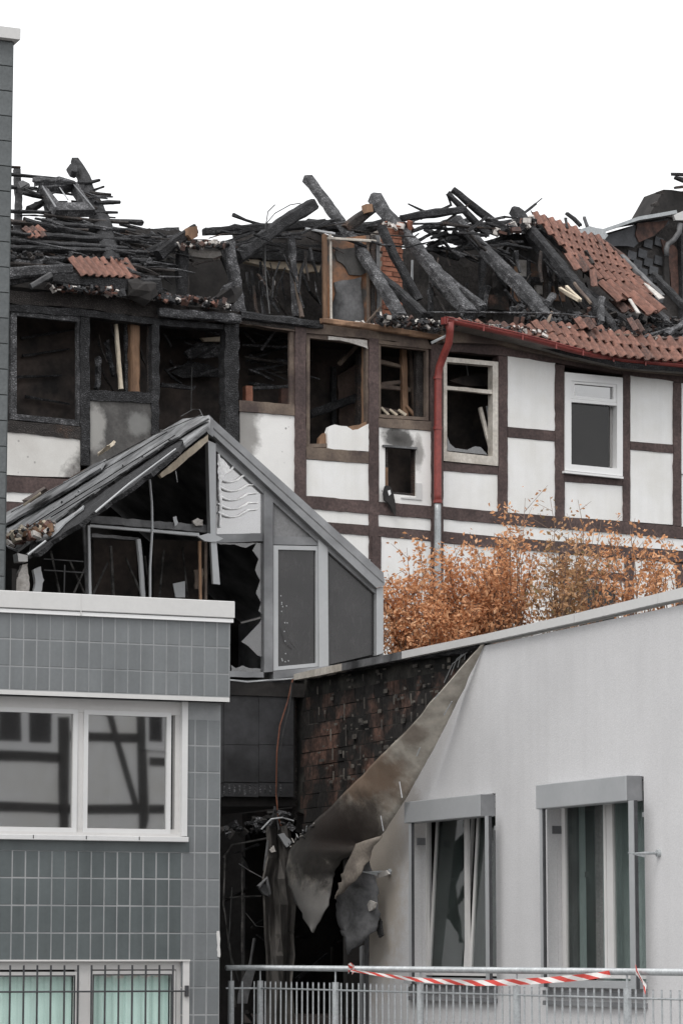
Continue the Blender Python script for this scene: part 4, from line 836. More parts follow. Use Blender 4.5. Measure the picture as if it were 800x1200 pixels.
# roof: left slope seen at a flat angle, ridge running back
Lr = 6.6
def lp(a, b, off=0): return apex + back * a + LP.B * b + LP.N * off
rkB = rk.length
def lslab(name, m, px, off, th=.04, j=.5): return slab(LP, px, off, off - th, name, M[m], con, j=j, step=9)
lslab('roof_sheet', 'roof_metal', [(245, 487), (214, 491), (150, 528), (8, 600), (8, 640), (20, 645), (34, 634), (110, 580), (150, 552), (206, 515), (214, 515), (216, 522), (244, 500)], .03, .03)
lslab('roof_sheet', 'roof_metal', [(4, 606), (40, 586), (108, 545), (124, 538), (118, 548), (70, 578), (30, 600), (4, 615)], .09, .03, .8)
lslab('roof_sheet', 'roof_metal', [(30, 624), (70, 590), (124, 552), (190, 515), (236, 490), (244, 490), (200, 516), (140, 556), (80, 598), (40, 628)], .07, .02, .5)
lslab('roof_lath', 'char', [(34, 648), (36, 636), (60, 622), (110, 584), (160, 548), (206, 516), (214, 517), (208, 528), (160, 566), (100, 608), (60, 634), (44, 648)], .02, .05, .9)
lslab('roof_sheet_edge', 'alu_pale', [(42, 634), (52, 622), (72, 610), (98, 592), (97, 596), (76, 612), (60, 628), (50, 633)], .05, .02, 1)
pb(LP, [(112, 600, .06, 3), (150, 568, .07, 2.5), (206, 526, .06, 2)], 'roof_bar', M['alu_pale'], con, square=False, jit=.2)
pb(LP, [(33, 650, .08, 3), (54, 634, .08, 3)], 'roof_bar', M['alu_pale'], con, square=False, jit=.2)
pb(LP, [(116, 532, .1, 3), (128, 524, .12, 4), (134, 518, .1, 3)], 'scrap', M['timber_pale'], con, jit=.5); pb(LP, [(84, 560, .06, 2.5), (106, 548, .06, 2.5)], 'scrap', M['timber_bare'], con, jit=.4)
slab(LP, [(26, 586), (52, 570), (54, 572), (34, 586)], .2, .16, 'scrap', M['timber_bare'], con, j=.6); pb(LP, [(28, 592, .24, 2.5), (48, 578, .24, 2)], 'scrap', M['timber_pale'], con, jit=.3)
pb(G, [(212, 488, -.6, 1), (226, 480, -.6, 1), (234, 480, -.5, 1), (238, 488, -.3, 1)], 'wire', M['cable_black'], con, square=False, jit=0)
pb(LP, [(236, 486, .06, 1), (180, 510, .06, 1)], 'wire', M['cable_black'], con, square=False, jit=0)
# right slope of the roof and the walls behind, for real depth
rr_ = G.at(449, 678) - apex
MB().prism([apex + Vector((0, 0, -.02)), apex + rr_, apex + rr_ + back * 5, apex + back * 5 + Vector((0, 0, -.02))], Vector((0, 0, -.06))).build('roof_sheet', M['alu_soot'], con)
cs('front_fascia_cap', 'alu', [(240, 489), (245, 486), (250, 491), (250, 512), (244, 508), (240, 500)], .108, .0)
pR = G.at(449, 800); pL = G.at(14, 700)
for p, nm in ((pR, 'side_wall'), (pL, 'side_wall')):
    zt = (apex + rr_).z - .1
    MB().prism([Vector((p.x, p.y, 4.2)), Vector((p.x, p.y, zt)), Vector((p.x, p.y, zt)) + back * 5, Vector((p.x, p.y, 4.2)) + back * 5], -AX * .05 if p is pR else AX * .05).build(nm, M['alu_soot'] if p is pR else M['black'], con)
q = [Vector((pL.x, pL.y, 4.5)), Vector((pR.x, pR.y, 4.5))]; q += [q[1] + back * 5, q[0] + back * 5]
MB().prism(q, Vector((0, 0, -.15))).build('floor', M['black'], con)
bq = G.at(14, 760) ; MB().prism([lp(4.2, 0) + Vector((0, 0, -.15)), Vector((pR.x, pR.y, 5.6)) + back * 4.2, Vector((pR.x, pR.y, 4.5)) + back * 4.2, Vector((pL.x, pL.y, 4.5)) + back * 4.2, Vector((pL.x, pL.y, 6.0)) + back * 4.2], back * .1).build('rear_wall', M['black'], con)
rubble(LP, 10, 636, 62, 618, 190, .1, .055, ['terra', 'ash', 'timber_warm', 'terra_dark', 'timber_pale', 'char'], con, 9, .06)
for a, b in (((20, 612), (196, 506)), ((26, 622), (205, 510)), ((14, 600), (170, 515)), ((60, 606), (214, 512))): pb(LP, [(a[0], a[1], .09, 1.4), (b[0], b[1], .09, 1.2)], 'glazing_bar', M['char'], con, square=False, jit=.2)
rubble(LP, 60, 600, 210, 512, 26, .05, .03, ['ash', 'char', 'alu_pale', 'char_pale'], con, 5, .03)
# ------------------------------------------------------------------ dark link wall and the passage under it
lk = thing('link_building', 'soot black panelled wall over a burnt out passage between the tiled and grey buildings', 'building', (G.at(300, 1000).x, G.at(300, 1000).y, 0))
for (y0, y1) in ((797, 873), (874, 917), (918.5, 934)):
    for (x0, x1) in ((240, 262), (262.4, 303), (303.4, 344)):
        slab(G, [(x0, y0 - 1.5), (x1, y0 - .5), (x1, y1), (x0, y1 - 1)], -.02 + rnd.uniform(-.004, .004), -.06, 'fascia_panel', mat('burnt_fascia', (.012, .012, .013), (.05, .05, .054), 1.8, .6, .4, fine=14), lk, j=0)
slab(G, [(240, 790), (346, 796), (346, 936), (240, 934)], -.08, -.4, 'wall', M['black'], lk)
for k in range(12): slab(G, [(262 + k * 6, 921 + rnd.uniform(-3, 0)), (264 + k * 6, 920), (264 + k * 6, 930 + rnd.uniform(-4, 3)), (262 + k * 6, 931)], -.012, -.02, 'paint_flake', M['char_pale'], lk)
pb(G, [(258, 796, .05, 2), (290, 799, .09, 2.2), (318, 797, .06, 2), (346, 795, .08, 2)], 'metal_edge', M['alu_pale'], lk, square=False, jit=.3)
slab(G, [(200, 930), (346, 932), (470, 934), (470, 1400), (200, 1400)], -3.6, -3.8, 'rear_wall', M['black'], lk)
sl = [G.at(240, 934, -.1), G.at(346, 934, -.1)]; sl += [sl[1] - G.N * 3.5, sl[0] - G.N * 3.5]
MB().prism(sl, Vector((0, 0, -.1))).build('soffit', M['black'], lk)
# torn and burnt stuff in the passage
dz = thing('fire_debris', 'tall grey remnant of charred cladding standing in the burnt passage', 'debris', (G.at(320, 1100, .4).x, G.at(320, 1100, .4).y, 0))
g_ = []
for y, x0, x1 in ((968, 312, 338), (985, 312, 340), (1005, 312, 344), (1030, 307, 344), (1060, 308, 346), (1095, 309, 344), (1120, 311, 345), (1150, 312, 343), (1200, 312, 345), (1260, 310, 345)):
    g_.append([G.at(x0 + (x1 - x0) * t + rnd.uniform(-1, 1), y, .35 + .12 * math.sin(t * 9 + y * .02) + rnd.uniform(-.02, .02)) for t in [k / 7 for k in range(8)]])
o = MB().grid(g_).build('charred_sheet', mat('burnt_hanging_sheet', (.03, .028, .027), (.19, .175, .16), 2.0, .9, .6, stretch=(1, 1, .35), fine=18), dz); o.modifiers.new('t', 'SOLIDIFY').thickness = .02
for q, wd, m in (([(303, 1040, .5), (312, 1030, .5), (316, 1048, .5)], 5, 'sheet_dark'), ([(306, 972, .5), (318, 960, .55), (331, 958, .6), (344, 962, .6)], 2, 'alu_pale'), ([(318, 965, .5), (322, 945, .5), (327, 972, .5)], 2, 'alu_soot'),
                 ([(314, 985, .5), (310, 1020, .45)], 3, 'alu_soot'), ([(262, 1005, -.4), (272, 990, -.4), (300, 985, -.3), (314, 982, -.2)], 2.2, 'cloth'), ([(264, 1000, -.4), (262, 1060, -.4), (272, 1130, -.4), (276, 1180, -.4)], 2, 'cloth'),
                 ([(280, 1012, -.2), (292, 1020, -.2), (310, 1030, 0)], 1.2, 'alu_soot'), ([(284, 990, -.6), (284, 1120, -.6)], 2.5, 'cloth'), ([(262, 1052, -.7), (306, 1050, -.7)], 2, 'cloth'), ([(288, 1070, -.5), (300, 1085, -.4), (345, 1092, .42)], 1, 'cable_black'),
                 ([(272, 1040, -.3), (268, 1110, -.3), (280, 1150, -.3)], 1.5, 'cable_black'), ([(298, 1100, -.4), (292, 1135, -.3), (285, 1170, -.3)], 4, 'sheet_dark')):
    pb(G, [(x, y, o_, wd) for x, y, o_ in q], 'burnt_strip', M[m], dz, square=False, jit=.3, seg=.1)
slab(G, [(326, 978), (333, 976), (342, 988), (336, 993)], .5, .46, 'metal_scrap', M['alu_pale'], dz, j=.6, step=5); slab(G, [(316, 996), (321, 991), (323, 998), (318, 999)], .5, .48, 'metal_scrap', M['ash'], dz, j=.5)
slab(G, [(302, 1038), (308, 1034), (315, 1040), (316, 1051), (309, 1048)], .5, .46, 'metal_scrap', M['alu_soot'], dz, j=.6)
for k in range(24):
    x = rnd.uniform(262, 430); y = rnd.uniform(960, 1210); L = rnd.uniform(10, 50); a = rnd.uniform(0, 6.28)
    pb(G, [(x, y, -1 - rnd.random() * 1.5, 2), (x + L * math.cos(a), y + L * math.sin(a), -1 - rnd.random(), rnd.uniform(2, 5))], 'burnt_lath', M[rnd.choice(['char', 'black', 'black'])], dz, jit=.4, seg=.2)
rubble(G, 262, 975, 344, 965, 60, .3, .05, ['char', 'char_pale', 'black'], dz, 14, .15)
bg_ = MB(); bg_.grid([[G.at(x, y, -.1 + .03 * k) for k, x in enumerate(r)] for y, r in ((1135, (290, 296, 300)), (1150, (283, 290, 296)), (1165, (279, 285, 292)), (1176, (278, 286, 290)))])
o = bg_.build('pale_rag', M['sheet_dark'], dz); o.modifiers.new('t', 'SOLIDIFY').thickness = .01
cb = MB()
for q in ([(343, 796), (337, 822), (328, 850), (324.5, 880), (323.5, 930), (326, 958), (336, 985)],):
    pb(G, [(x, y, .12 + (.1 if i in (2, 3) else 0), 1.7) for i, (x, y) in enumerate(q)], 'x', None, None, square=False, jit=0, sides=6, mb=cb)
cbo = cb.build('hanging_cable', M['cable']); tag(cbo, 'scorched orange cable hanging down from the corner of the roof edge', 'cable', 'cables hanging at the roof corner')
cb = MB(); pb(G, [(342, 800, .15, 1.6), (339, 830, .2, 1.6), (331, 862, .2, 1.6), (326, 905, .14, 1.6), (325, 950, .1, 1.6)], 'x', None, None, square=False, jit=0, mb=cb)
tag(cb.build('hanging_cable', M['cable_black']), 'black cable hanging close beside the orange one at the roof corner', 'cable', 'cables hanging at the roof corner')
# ------------------------------------------------------------------ grey stucco building with peeled facade
st = thing('stucco_building', 'pale grey stucco building with two tall windows and torn facade sheet', 'building', (S.at(600, 1100).x, S.at(600, 1100).y, 0))
zc = S.at(345, 793).z
endu = S.uv(S.at(800, 1000))[0] + 1.5
def sp(x, y): return S.uv(S.at(x, y))
bot = -S.p0.z
W1 = [sp(482.5, 940), sp(580, 938), sp(580, 1152), sp(482.5, 1152)]; W2 = [sp(640, 922), sp(753.5, 920), sp(755.5, 1156), sp(640, 1156)]
W1 = [(W1[0][0], W1[0][1]), (W1[1][0], W1[0][1]), (W1[1][0], W1[2][1]), (W1[0][0], W1[2][1])]; W2 = [(W2[0][0], W2[0][1]), (W2[1][0], W2[0][1]), (W2[1][0], W2[2][1]), (W2[0][0], W2[2][1])]
top = zc - S.p0.z - .09
edge = [sp(566, 757), sp(540, 800), sp(520, 838), sp(490, 880), sp(452, 930), sp(436, 975), sp(432, 1020), sp(432.5, 1100), sp(432, 1150)]
outer = [(endu, top), (endu, bot), (edge[-1][0], bot)] + [e for e in reversed(edge)] + [(edge[0][0] + .02, top)]
holed(S, outer, [W1, W2], 0, -.1, 'facade', M['stucco'], st, True)
holed(S, [(sp(433, 1000)[0], bot), (sp(433, 1000)[0], top - 1.3), (sp(560, 800)[0], top - 1.3), (sp(560, 800)[0], top), (endu, top), (endu, bot)], [W1, W2], -.102, -.21, 'wall_core', M['stucco'], st, True)
# end wall and roof deck
e0 = S.P(endu, 0, -.36); 
MB().prism([S.P(endu, bot, 0), S.P(endu, top, 0), S.P(endu, top, -9), S.P(endu, bot, -9)], DX * .12).build('end_wall', M['stucco'], st)
u_c = S.uv(S.at(345, 800))[0]
MB().prism([S.P(u_c, top - .1, -.12), S.P(endu, top - .1, -.12), S.P(endu, top - .1, -9), S.P(u_c - .0, top - .1, -9)], Vector((0, 0, -.25))).build('roof_deck', M['gravel'], st)
# burnt block wall under the torn sheet
slab(S, [(345.5, 796), (570, 754), (570, 900), (450, 985), (345.5, 950)], -.115, -.34, 'backing_wall', M['mortar_burnt'], st)
bkm = MB().box(Vector(), Vector((.228, 0, 0)), Vector((0, .06, 0)), Vector((0, 0, .139))).mesh('block', M['brick_burnt'])
SR = Matrix((DX, -S.N, Vector((0, 0, 1)))).transposed().to_4x4()
ue = sp(575, 800)[0]; vb = sp(345, 945)[1]; r = 0; v = top - .06
while v > vb - .5:
    u = u_c + .12 - (r % 3) * .05
    while u < ue:
        P_ = S.P(u, v, 0); 
        if not (v < vb + .15 and u > sp(440, 950)[0]) and v - top < -.1 + 0 * u and (u < sp(455, 900)[0] or v > sp(455, 935)[1] + (u - sp(455, 900)[0]) * (top - sp(455, 935)[1]) / (ue - sp(455, 900)[0]) - .15):
            o = bpy.data.objects.new('block', bkm); C.objects.link(o)
            put(o, st, Matrix.Translation(S.P(u, v, -.139 + rnd.uniform(-.006, .006))) @ SR)
        u += .24
    v -= .15; r += 1
gl = MB()
for _ in range(150):      # dabs of adhesive left on the blocks
    x = rnd.uniform(372, 545); y = 800 + rnd.uniform(-6, 125) - (x - 345) * .12
    p = S.at(x, y, -.07); s_ = rnd.uniform(.006, .014); p = S.at(x, y, -.082); gl.box(p, DX * s_ * rnd.uniform(1, 8), S.N * .012, Vector((0, 0, s_ * rnd.uniform(1, 4))))
gl.build('adhesive_dabs', M['glue'], st, kind='stuff')
gl = MB()
for x in (372, 388, 405, 424, 445, 463, 482, 500, 518):
    for y in (0, 27, 53, 79, 105):
        a = S.at(x + rnd.uniform(-3, 3), 806 - (x - 345) * .15 + y + rnd.uniform(-4, 4), -.072); L = rnd.uniform(.05, .22)
        for k in range(rnd.randint(0, 1)): gl.limb([a + DX * .06 * k, a + DX * .06 * k + Vector((0, 0, -L * rnd.uniform(.5, 1)))], [.008, .006], 5, .3)
gl.build('adhesive_ribs', M['glue'], st, kind='stuff')
gl = MB()
for k in range(5): pb(S, [(520 + k * 8, 800 - k * 9, -.05, 1), (530 + k * 5, 778 - k * 6, -.03, 1), (556, 757, -.02, 1)], 'x', None, None, mb=gl, square=False, jit=.1)
gl.build('reinforcing_threads', M['alu_pale'], st)
# corner pier left of the windows
pb(S, [(345, 800, -.1, 5), (345.5, 960, -.1, 5)], 'corner_strip', M['char_brown'], st, jit=.15)
slab(S, [(346, 930), (432, 952), (432, 1000), (346, 975)], -.3, -.4, 'burnt_lintel', M['char_wall'], st, j=2)
slab(S, [(427, 1060), (432, 1040), (432, 1300), (425, 1300)], -.04, -.3, 'torn_edge', M['alu_soot'], st, j=.5)
slab(S, [(421, 1110), (424, 1108), (424, 1300), (421, 1300)], -.1, -.2, 'torn_edge', M['alu_pale'], st, j=.3)
# coping along the roof edge
cpm = MB(); cop = [(345, 790, 797.5), (400, 777, 788), (470, 761.5, 771), (568, 745.5, 753.5)]
def coping(pts, m):
    mb = MB(); rows = []
    for x, y0, y1 in pts:
        a = S.at(x, y0, .06); b = S.at(x, y1, .06); rows.append([a - S.N * .42, a, b, b - S.N * .1])
    mb.grid(rows); o = mb.build('coping', M[m], st); o.modifiers.new('t', 'SOLIDIFY').thickness = .012; return o
coping([(344, 790, 797), (372, 783.5, 792), (400, 777.5, 786)], 'pvc_soot'); coping([(400.3, 777.5, 786), (470, 763.5, 772.5)], 'alu_soot'); coping([(470.3, 763.3, 772), (570, 742.5, 751.5), (672, 719, 729.5)], 'coping')
coping([(672.4, 719, 729.5), (770, 695.5, 707)], 'coping'); coping([(770.3, 695.4, 707), (800, 688, 701), (835, 681, 694), (900, 668, 681)], 'coping')
slab(S, [(352, 797), (420, 784), (480, 773), (545, 764), (558, 757), (562, 753.5), (480, 770), (400, 785), (352, 794)], -.0, -.1, 'torn_underside', M['char'], st, j=1.2, step=5)
# windows of the stucco building
def s_window(W, box, rails_, idx):
    (ul, vt), (ur, _), (_, vb_), _ = W
    zt = vt
    fr = Plane(S.P(0, 0, -.2), DX)
    def rc(u0, u1, v0_, v1_, f, b, nm, m, par): return MB().prism([S.P(u0, v0_, f), S.P(u1, v0_, f), S.P(u1, v1_, f), S.P(u0, v1_, f)], S.N * (b - f)).build(nm, M[m] if isinstance(m, str) else m, par)
    win = MB(); fw = .035; vt2 = vt - .02; vb2 = vb_ + .06
    um = (ul + ur) / 2
    def R4(mb, u0, u1, a, b_, t, f, b):
        O = [(u0, a), (u1, a), (u1, b_), (u0, b_)]; I = [(u0 + t, a + t), (u1 - t, a + t), (u1 - t, b_ - t), (u0 + t, b_ - t)]
        vs = [S.P(x, y, f) for x, y in O + I] + [S.P(x, y, b) for x, y in O + I]; fs = []
        for i in range(4):
            k = (i + 1) % 4; fs += [(i, k, 4 + k, 4 + i), (8 + i, 12 + i, 12 + k, 8 + k), (i, 8 + i, 8 + k, k), (4 + i, 4 + k, 12 + k, 12 + i)]
        mb.add(vs, fs)
    R4(win, ul + .005, ur - .005, vb2, vt2, fw, -.14, -.17)
    wo = win.build('window', M['pvc_old'], st)
    rc(um - .035, um + .035, vb2 + fw, vt2 - fw, -.138, -.165, 'mullion', 'pvc_old', wo)
    rc(ul - .02, ur + .02, vb_ - .02, vb_ + .04, .09, -.27, 'sill', 'alu_pale', wo); rc(ul - .02, ur + .02, vb_ - .10, vb_ - .05, .05, 0, 'sill_lip', 'alu', wo); rc(ul - .02, ur + .02, vb_ - .18, vb_ - .14, .05, 0, 'sill_lip', 'alu', wo)
    for side, (a, b_) in enumerate(((ul + .005 + fw, um - .035), (um + .035, ur - .005 - fw))):
        m = MB(); R4(m, a + .004, b_ - .004, vb2 + fw + .005, vt2 - fw - .005, .045, -.145 if idx == 0 else -.134, -.165)
        o = m.build('sash', M['pvc_old'], wo)
        p = MB().prism([S.P(x, y, -.15) for x, y in ((a + .048, vb2 + fw + .049), (b_ - .048, vb2 + fw + .049), (b_ - .048, vt2 - fw - .049), (a + .048, vt2 - fw - .049))], S.N * -.005).build('pane', M['glass_sash'], wo)
        if idx == 0:       # both sashes tipped inward at the top
            ax = DX; piv = S.P(a, vb2 + fw, -.15); rt = Matrix.Translation(piv) @ Matrix.Rotation(R(-3.6), 4, ax) @ Matrix.Translation(-piv)
            for x in (o, p):
                x.data.transform(rt)
    # room with curtains behind
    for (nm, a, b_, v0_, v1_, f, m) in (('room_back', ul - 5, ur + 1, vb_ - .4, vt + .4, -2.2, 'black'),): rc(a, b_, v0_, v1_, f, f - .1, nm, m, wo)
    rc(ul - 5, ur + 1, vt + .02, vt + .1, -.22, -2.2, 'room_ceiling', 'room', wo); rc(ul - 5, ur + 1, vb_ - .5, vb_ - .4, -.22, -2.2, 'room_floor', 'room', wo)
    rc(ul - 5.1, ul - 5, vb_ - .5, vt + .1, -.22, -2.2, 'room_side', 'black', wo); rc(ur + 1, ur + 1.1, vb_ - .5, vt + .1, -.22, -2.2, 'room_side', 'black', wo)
    def curtain(u0, u1, off, m, amp=.03, n=22):
        rows = []
        for vv in (vt - .03, (vt + vb_) / 2, vb_ + .02):
            rows.append([S.P(u0 + (u1 - u0) * k / n, vv, off + amp * math.sin(k * 1.9 + (0 if vv > vb_ + 1 else .3)) ) for k in range(n + 1)])
        MB().grid(rows).build('curtain', M[m], wo, smooth=True)
    cu = lambda x, o_: S.uv(S.at(x, 1050, o_))[0]
    if idx == 1:
        curtain(cu(650, -.3), cu(683, -.3), -.3, 'curtain'); curtain(cu(707, -.3), cu(758, -.3), -.3, 'curtain'); curtain(cu(676, -.45), cu(712, -.45), -.45, 'curtain_pale', .01)
        rc(cu(685, -.3), cu(689, -.3), vb_ + .95, vb_ + 1.0, -.3, -.34, 'dark_knob', 'black', wo)
    else:
        pass
    # shutter box and guide rails
    (x0, y0, y1, x1) = box
    u0 = S.uv(S.at(x0, y0, .15))[0]; u1 = S.uv(S.at(x1, y0, .15))[0]; va = S.uv(S.at(x0, y0, .15))[1]; vb3 = S.uv(S.at(x0, y1, .15))[1]
    bx = MB().prism([S.P(u0, va, .15), S.P(u1, va, .15), S.P(u1, vb3, .15), S.P(u0, vb3, .15)], S.N * -.148).build('shutter_box', M['alu_pale'], st)
    bv = bx.modifiers.new('b', 'BEVEL'); bv.width = .008; bv.segments = 2
    rc(u1 + .001, u1 + .012, vb3 + .004, va - .004, .146, .0, 'end_plate', 'alu', bx)
    for x, wd in rails_:
        uu = S.uv(S.at(x, 1000, .13))[0]
        rc(uu - wd / 2, uu + wd / 2, vb_ - .02, vb3, .14, .11, 'guide_rail', 'alu_pale', st)
        rc(uu + wd / 2 + .001, uu + wd / 2 + .025, vb_ - .02, vb3, .135, .115, 'guide_lip', 'iron', st)
    rc(ur - .07, ur - .03, vt - .34, vt - .30, -.02, -.18, 'rail_clip', 'alu_pale', st)
    rc(ul + .0, ul + .012, vt - .42, vt - .35, -.05, -.16, 'rail_clip', 'alu', st)
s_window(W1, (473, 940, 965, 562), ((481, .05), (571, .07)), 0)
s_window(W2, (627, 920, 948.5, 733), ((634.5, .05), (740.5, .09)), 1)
for (x, y) in ((457, 1022), (772, 1000)):
    hk = MB(); p = S.at(x, y, .0)
    hk.limb([p, p + S.N * .025], [.035, .03], 14, 0); hk.limb([p + S.N * .02, p + S.N * .12, p + S.N * .26 + Vector((0, 0, -.005))], [.011, .014, .006], 8, 0)
    hk.limb([p + S.N * .14 + Vector((0, 0, -.02)), p + S.N * .3], [.016, .004], 6, 0, flat=.3)
    tag(hk.build('shutter_stay', M['zinc']), 'steel hook on round rosette ' + ('left of the first window beside the torn sheet' if x < 500 else 'right of the rightmost tall window'), 'hook', 'shutter stays on the grey wall')
# the torn sheet of facade insulation, peeled off and hanging
def strip(rows, name, m, par, n=7, bulge=.06, wob=.012):
    g = []; r2 = []
    for a, b in zip(rows, rows[1:]):
        for k in range(4): r2.append(tuple(p + (q - p) * k / 4 for p, q in zip(a, b)))
    rows = r2 + [rows[-1]]
    for (xl, yl, ol, xr, yr, orr) in rows:
        a = S.at(xl, yl, ol); b = S.at(xr, yr, orr); line = []
        for k in range(n):
            t = k / (n - 1); p = a.lerp(b, t) + S.N * (bulge * math.sin(math.pi * t) * min(1, (a - b).length)) ; p = p + S.N * (mnoise.noise(p * 5) * wob * 3 * min(1, ol * 5))
            if k in (0, n - 1) and yl > 975: p = p + Vector((rnd.uniform(-.013, .013), 0, rnd.uniform(-.013, .013)))
            line.append(p)
        g.append(line)
    o = MB().grid(g).build(name, m, par, smooth=True); s_ = o.modifiers.new('t', 'SOLIDIFY'); s_.thickness = .012; s_.offset = 0; return o
fl = thing('torn_facade_sheet', 'long soot brown facade sheet peeled off the grey wall and hanging in rags', 'facade sheet', (S.at(400, 1000).x, S.at(400, 1000).y, 0))
def lerp2(pts, t):
    q = t * (len(pts) - 1); k = min(len(pts) - 2, int(q)); f_ = q - k; return [a + (b - a) * f_ for a, b in zip(pts[k], pts[k + 1])]
main = []
for k in range(15):
    t = k / 14
    xl, yl, ol = lerp2([(563, 756, .03), (524, 801, .22), (486, 845, .36), (446, 886, .45), (408, 925, .52), (368, 964, .58)], t)
    xr, yr, orr = lerp2([(567, 755, .01), (542, 808, .03), (518, 859, .09), (496, 899, .14), (476, 934, .2), (452, 973, .25)], t)
    main.append((xl, yl, ol, xr, yr, orr))
main += [0, 0]
main = main[:-2] + [(352, 979, .60, 432, 992, .30), (340, 996, .62, 414, 998, .40), (336, 1018, .62, 399, 1010, .44), (338, 1036, .62, 391, 1024, .46), (347, 1058, .64, 387, 1044, .5), (356, 1075, .66, 381, 1066, .56), (366.5, 1092, .66, 368.5, 1092, .62)]
strip(main, 'sheet', M['sheet'], fl, 13, .10, .006)
strip([(415, 990, .42, 446, 980, .27), (409, 1006, .44, 433, 1004, .32), (402, 1022, .46, 426, 1020, .36), (396, 1036, .48, 414, 1036, .42), (389.5, 1053, .5, 391, 1053, .48)], 'curled_strip', mat('curled_sheet', (.10, .085, .075), (.30, .26, .22), 3, .7, .4), fl, 5, .06)
strip([(427, 1008, .3, 431, 1010, .22), (410, 1034, .34, 441, 1034, .16), (392, 1052, .36, 443, 1050, .14), (393, 1070, .34, 444.5, 1072, .14), (399, 1088, .32, 442, 1090, .15), (404, 1102, .32, 425, 1101, .24), (407, 1119, .3, 410, 1117, .28)], 'hanging_flap', M['sheet_dark'], fl, 6, .05)
for q in ([(430, 1060), (433, 1055), (440, 1058), (438, 1064), (432, 1068)], [(416, 1046), (419, 1044), (420, 1048)], [(424, 1040), (427, 1038), (427, 1042)]): slab(S, q, .22, .2, 'pale_fleck', M['ash'], fl, j=.5, step=3)
for q in ([(442, 1072), (446, 1080), (448, 1096), (444, 1099), (440, 1088)],): slab(S, q, .12, .1, 'hanging_flap', M['char'], fl, j=.8, step=4)
for a, b in (((520, 838), (529, 822)), ((468, 916), (471, 935)), ((446, 956), (449, 974)), ((508, 820), (514, 812)), ((488, 886), (492, 876))): pb(S, [(a[0], a[1], .36, 1.2), (b[0], b[1], .36, 1.2)], 'scratch_edge', M['alu_pale'], fl, square=False, jit=.3)
slab(S, [(438, 1024), (452, 1020), (455, 1024), (452, 1026), (438, 1030)], .12, .1, 'paper_scrap', M['ash'], fl, j=.4, step=4)
for _ in range(22):
    x = rnd.uniform(340, 372); y = 992 - (x - 340) * .95; pb(S, [(x, y, .6, 2), (x + rnd.uniform(-4, 3), y + rnd.uniform(-7, 3), .62, 1)], 'ragged_fibre', M[rnd.choice(['ash', 'char_pale', 'alu_pale', 'char'])], fl, square=False, jit=.4)
# ------------------------------------------------------------------ tiled building, left foreground
tb = thing('tiled_building', 'low building clad in grey green ceramic tiles with white parapet at left', 'building', (T.at(130, 1000).x, T.at(130, 1000).y, 0))
FB = .14                                       # the fascia band stands forward of the wall
uE, _ = T.uv(T.at(258, 1000)); uF, _ = T.uv(T.at(269.5, 770, FB))
vp = lambda x, y, o=0: T.uv(T.at(x, y, o))
bot = -T.p0.z
uW = vp(-60, 900)[0]
def trect(u0, u1, v0, v1, f, b, name, m, par=None, mb=None):
    mm = mb or MB(); mm.prism([T.P(u0, v0, f), T.P(u1, v0, f), T.P(u1, v1, f), T.P(u0, v1, f)], T.N * (b - f))
    return mm if mb else mm.build(name, M[m] if isinstance(m, str) else m, par or tb)
vb0 = vp(135, 818, FB)[1]; vb1 = vp(135, 714, FB)[1]
trect(uW, uF, vb0, vb1, FB - .003, -.0, 'fascia', 'grout')
wt = [vp(-58, 825)[1], vp(215, 985)[1], vp(222, 1125)[1]]
uwr = vp(219, 900)[0]; uwr2 = vp(221.5, 1150)[0]
holed(T, [(uW, bot), (uE, bot), (uE, vb1), (uW, vb1)], [[(uW + .05, wt[1] + .03), (uwr, wt[1] + .03), (uwr, vb0 - .005), (uW + .05, vb0 - .005)], [(uW + .05, bot + .6), (uwr2, bot + .6), (uwr2, wt[2]), (uW + .05, wt[2])]], -.003, -.24, 'wall', M['grout'], tb, True)
# roof, flank and rear of the block
trect(uW, uF - .02, vb1 - .15, vb1 + .02, -.3, -3.3, 'roof_deck', 'gravel')
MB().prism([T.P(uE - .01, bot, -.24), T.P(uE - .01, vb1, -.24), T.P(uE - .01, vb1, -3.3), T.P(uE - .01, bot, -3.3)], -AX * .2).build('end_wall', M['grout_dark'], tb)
trect(uE - .24, uE - .001, vb0 , vb1, -.02, -.3, 'corner_block', 'grout')
trect(uW, uE - .2, bot, vb1, -2.6, -2.8, 'rear_wall', 'black')
trect(uW, uE - .2, vp(100, 1000)[1] - .2, vp(100, 1000)[1] - .1, -.26, -2.6, 'room_floor', 'room')
# tiles
def tilemesh(w_, h_, m): 
    mb = MB(); e = .004
    F = [Vector((x, -.0, z)) for x, z in ((-w_ / 2 + e, -h_ / 2 + e), (w_ / 2 - e, -h_ / 2 + e), (w_ / 2 - e, h_ / 2 - e), (-w_ / 2 + e, h_ / 2 - e))]
    O = [Vector((x, .004, z)) for x, z in ((-w_ / 2, -h_ / 2), (w_ / 2, -h_ / 2), (w_ / 2, h_ / 2), (-w_ / 2, h_ / 2))]; B = [p + Vector((0, .012, 0)) for p in O]
    mb.add(F + O + B, [(0, 1, 2, 3)] + [(i, (i + 1) % 4, 4 + (i + 1) % 4, 4 + i) for i in range(4)] + [(4 + i, 4 + (i + 1) % 4, 8 + (i + 1) % 4, 8 + i) for i in range(4)])
    return mb.mesh('wall_tile', M[m])
TL = tilemesh(.1145, .2345, 'tile'); TLd = tilemesh(.1145, .2345, 'tile_dark')
TR = Matrix((AX, -T.N, Vector((0, 0, 1)))).transposed().to_4x4()
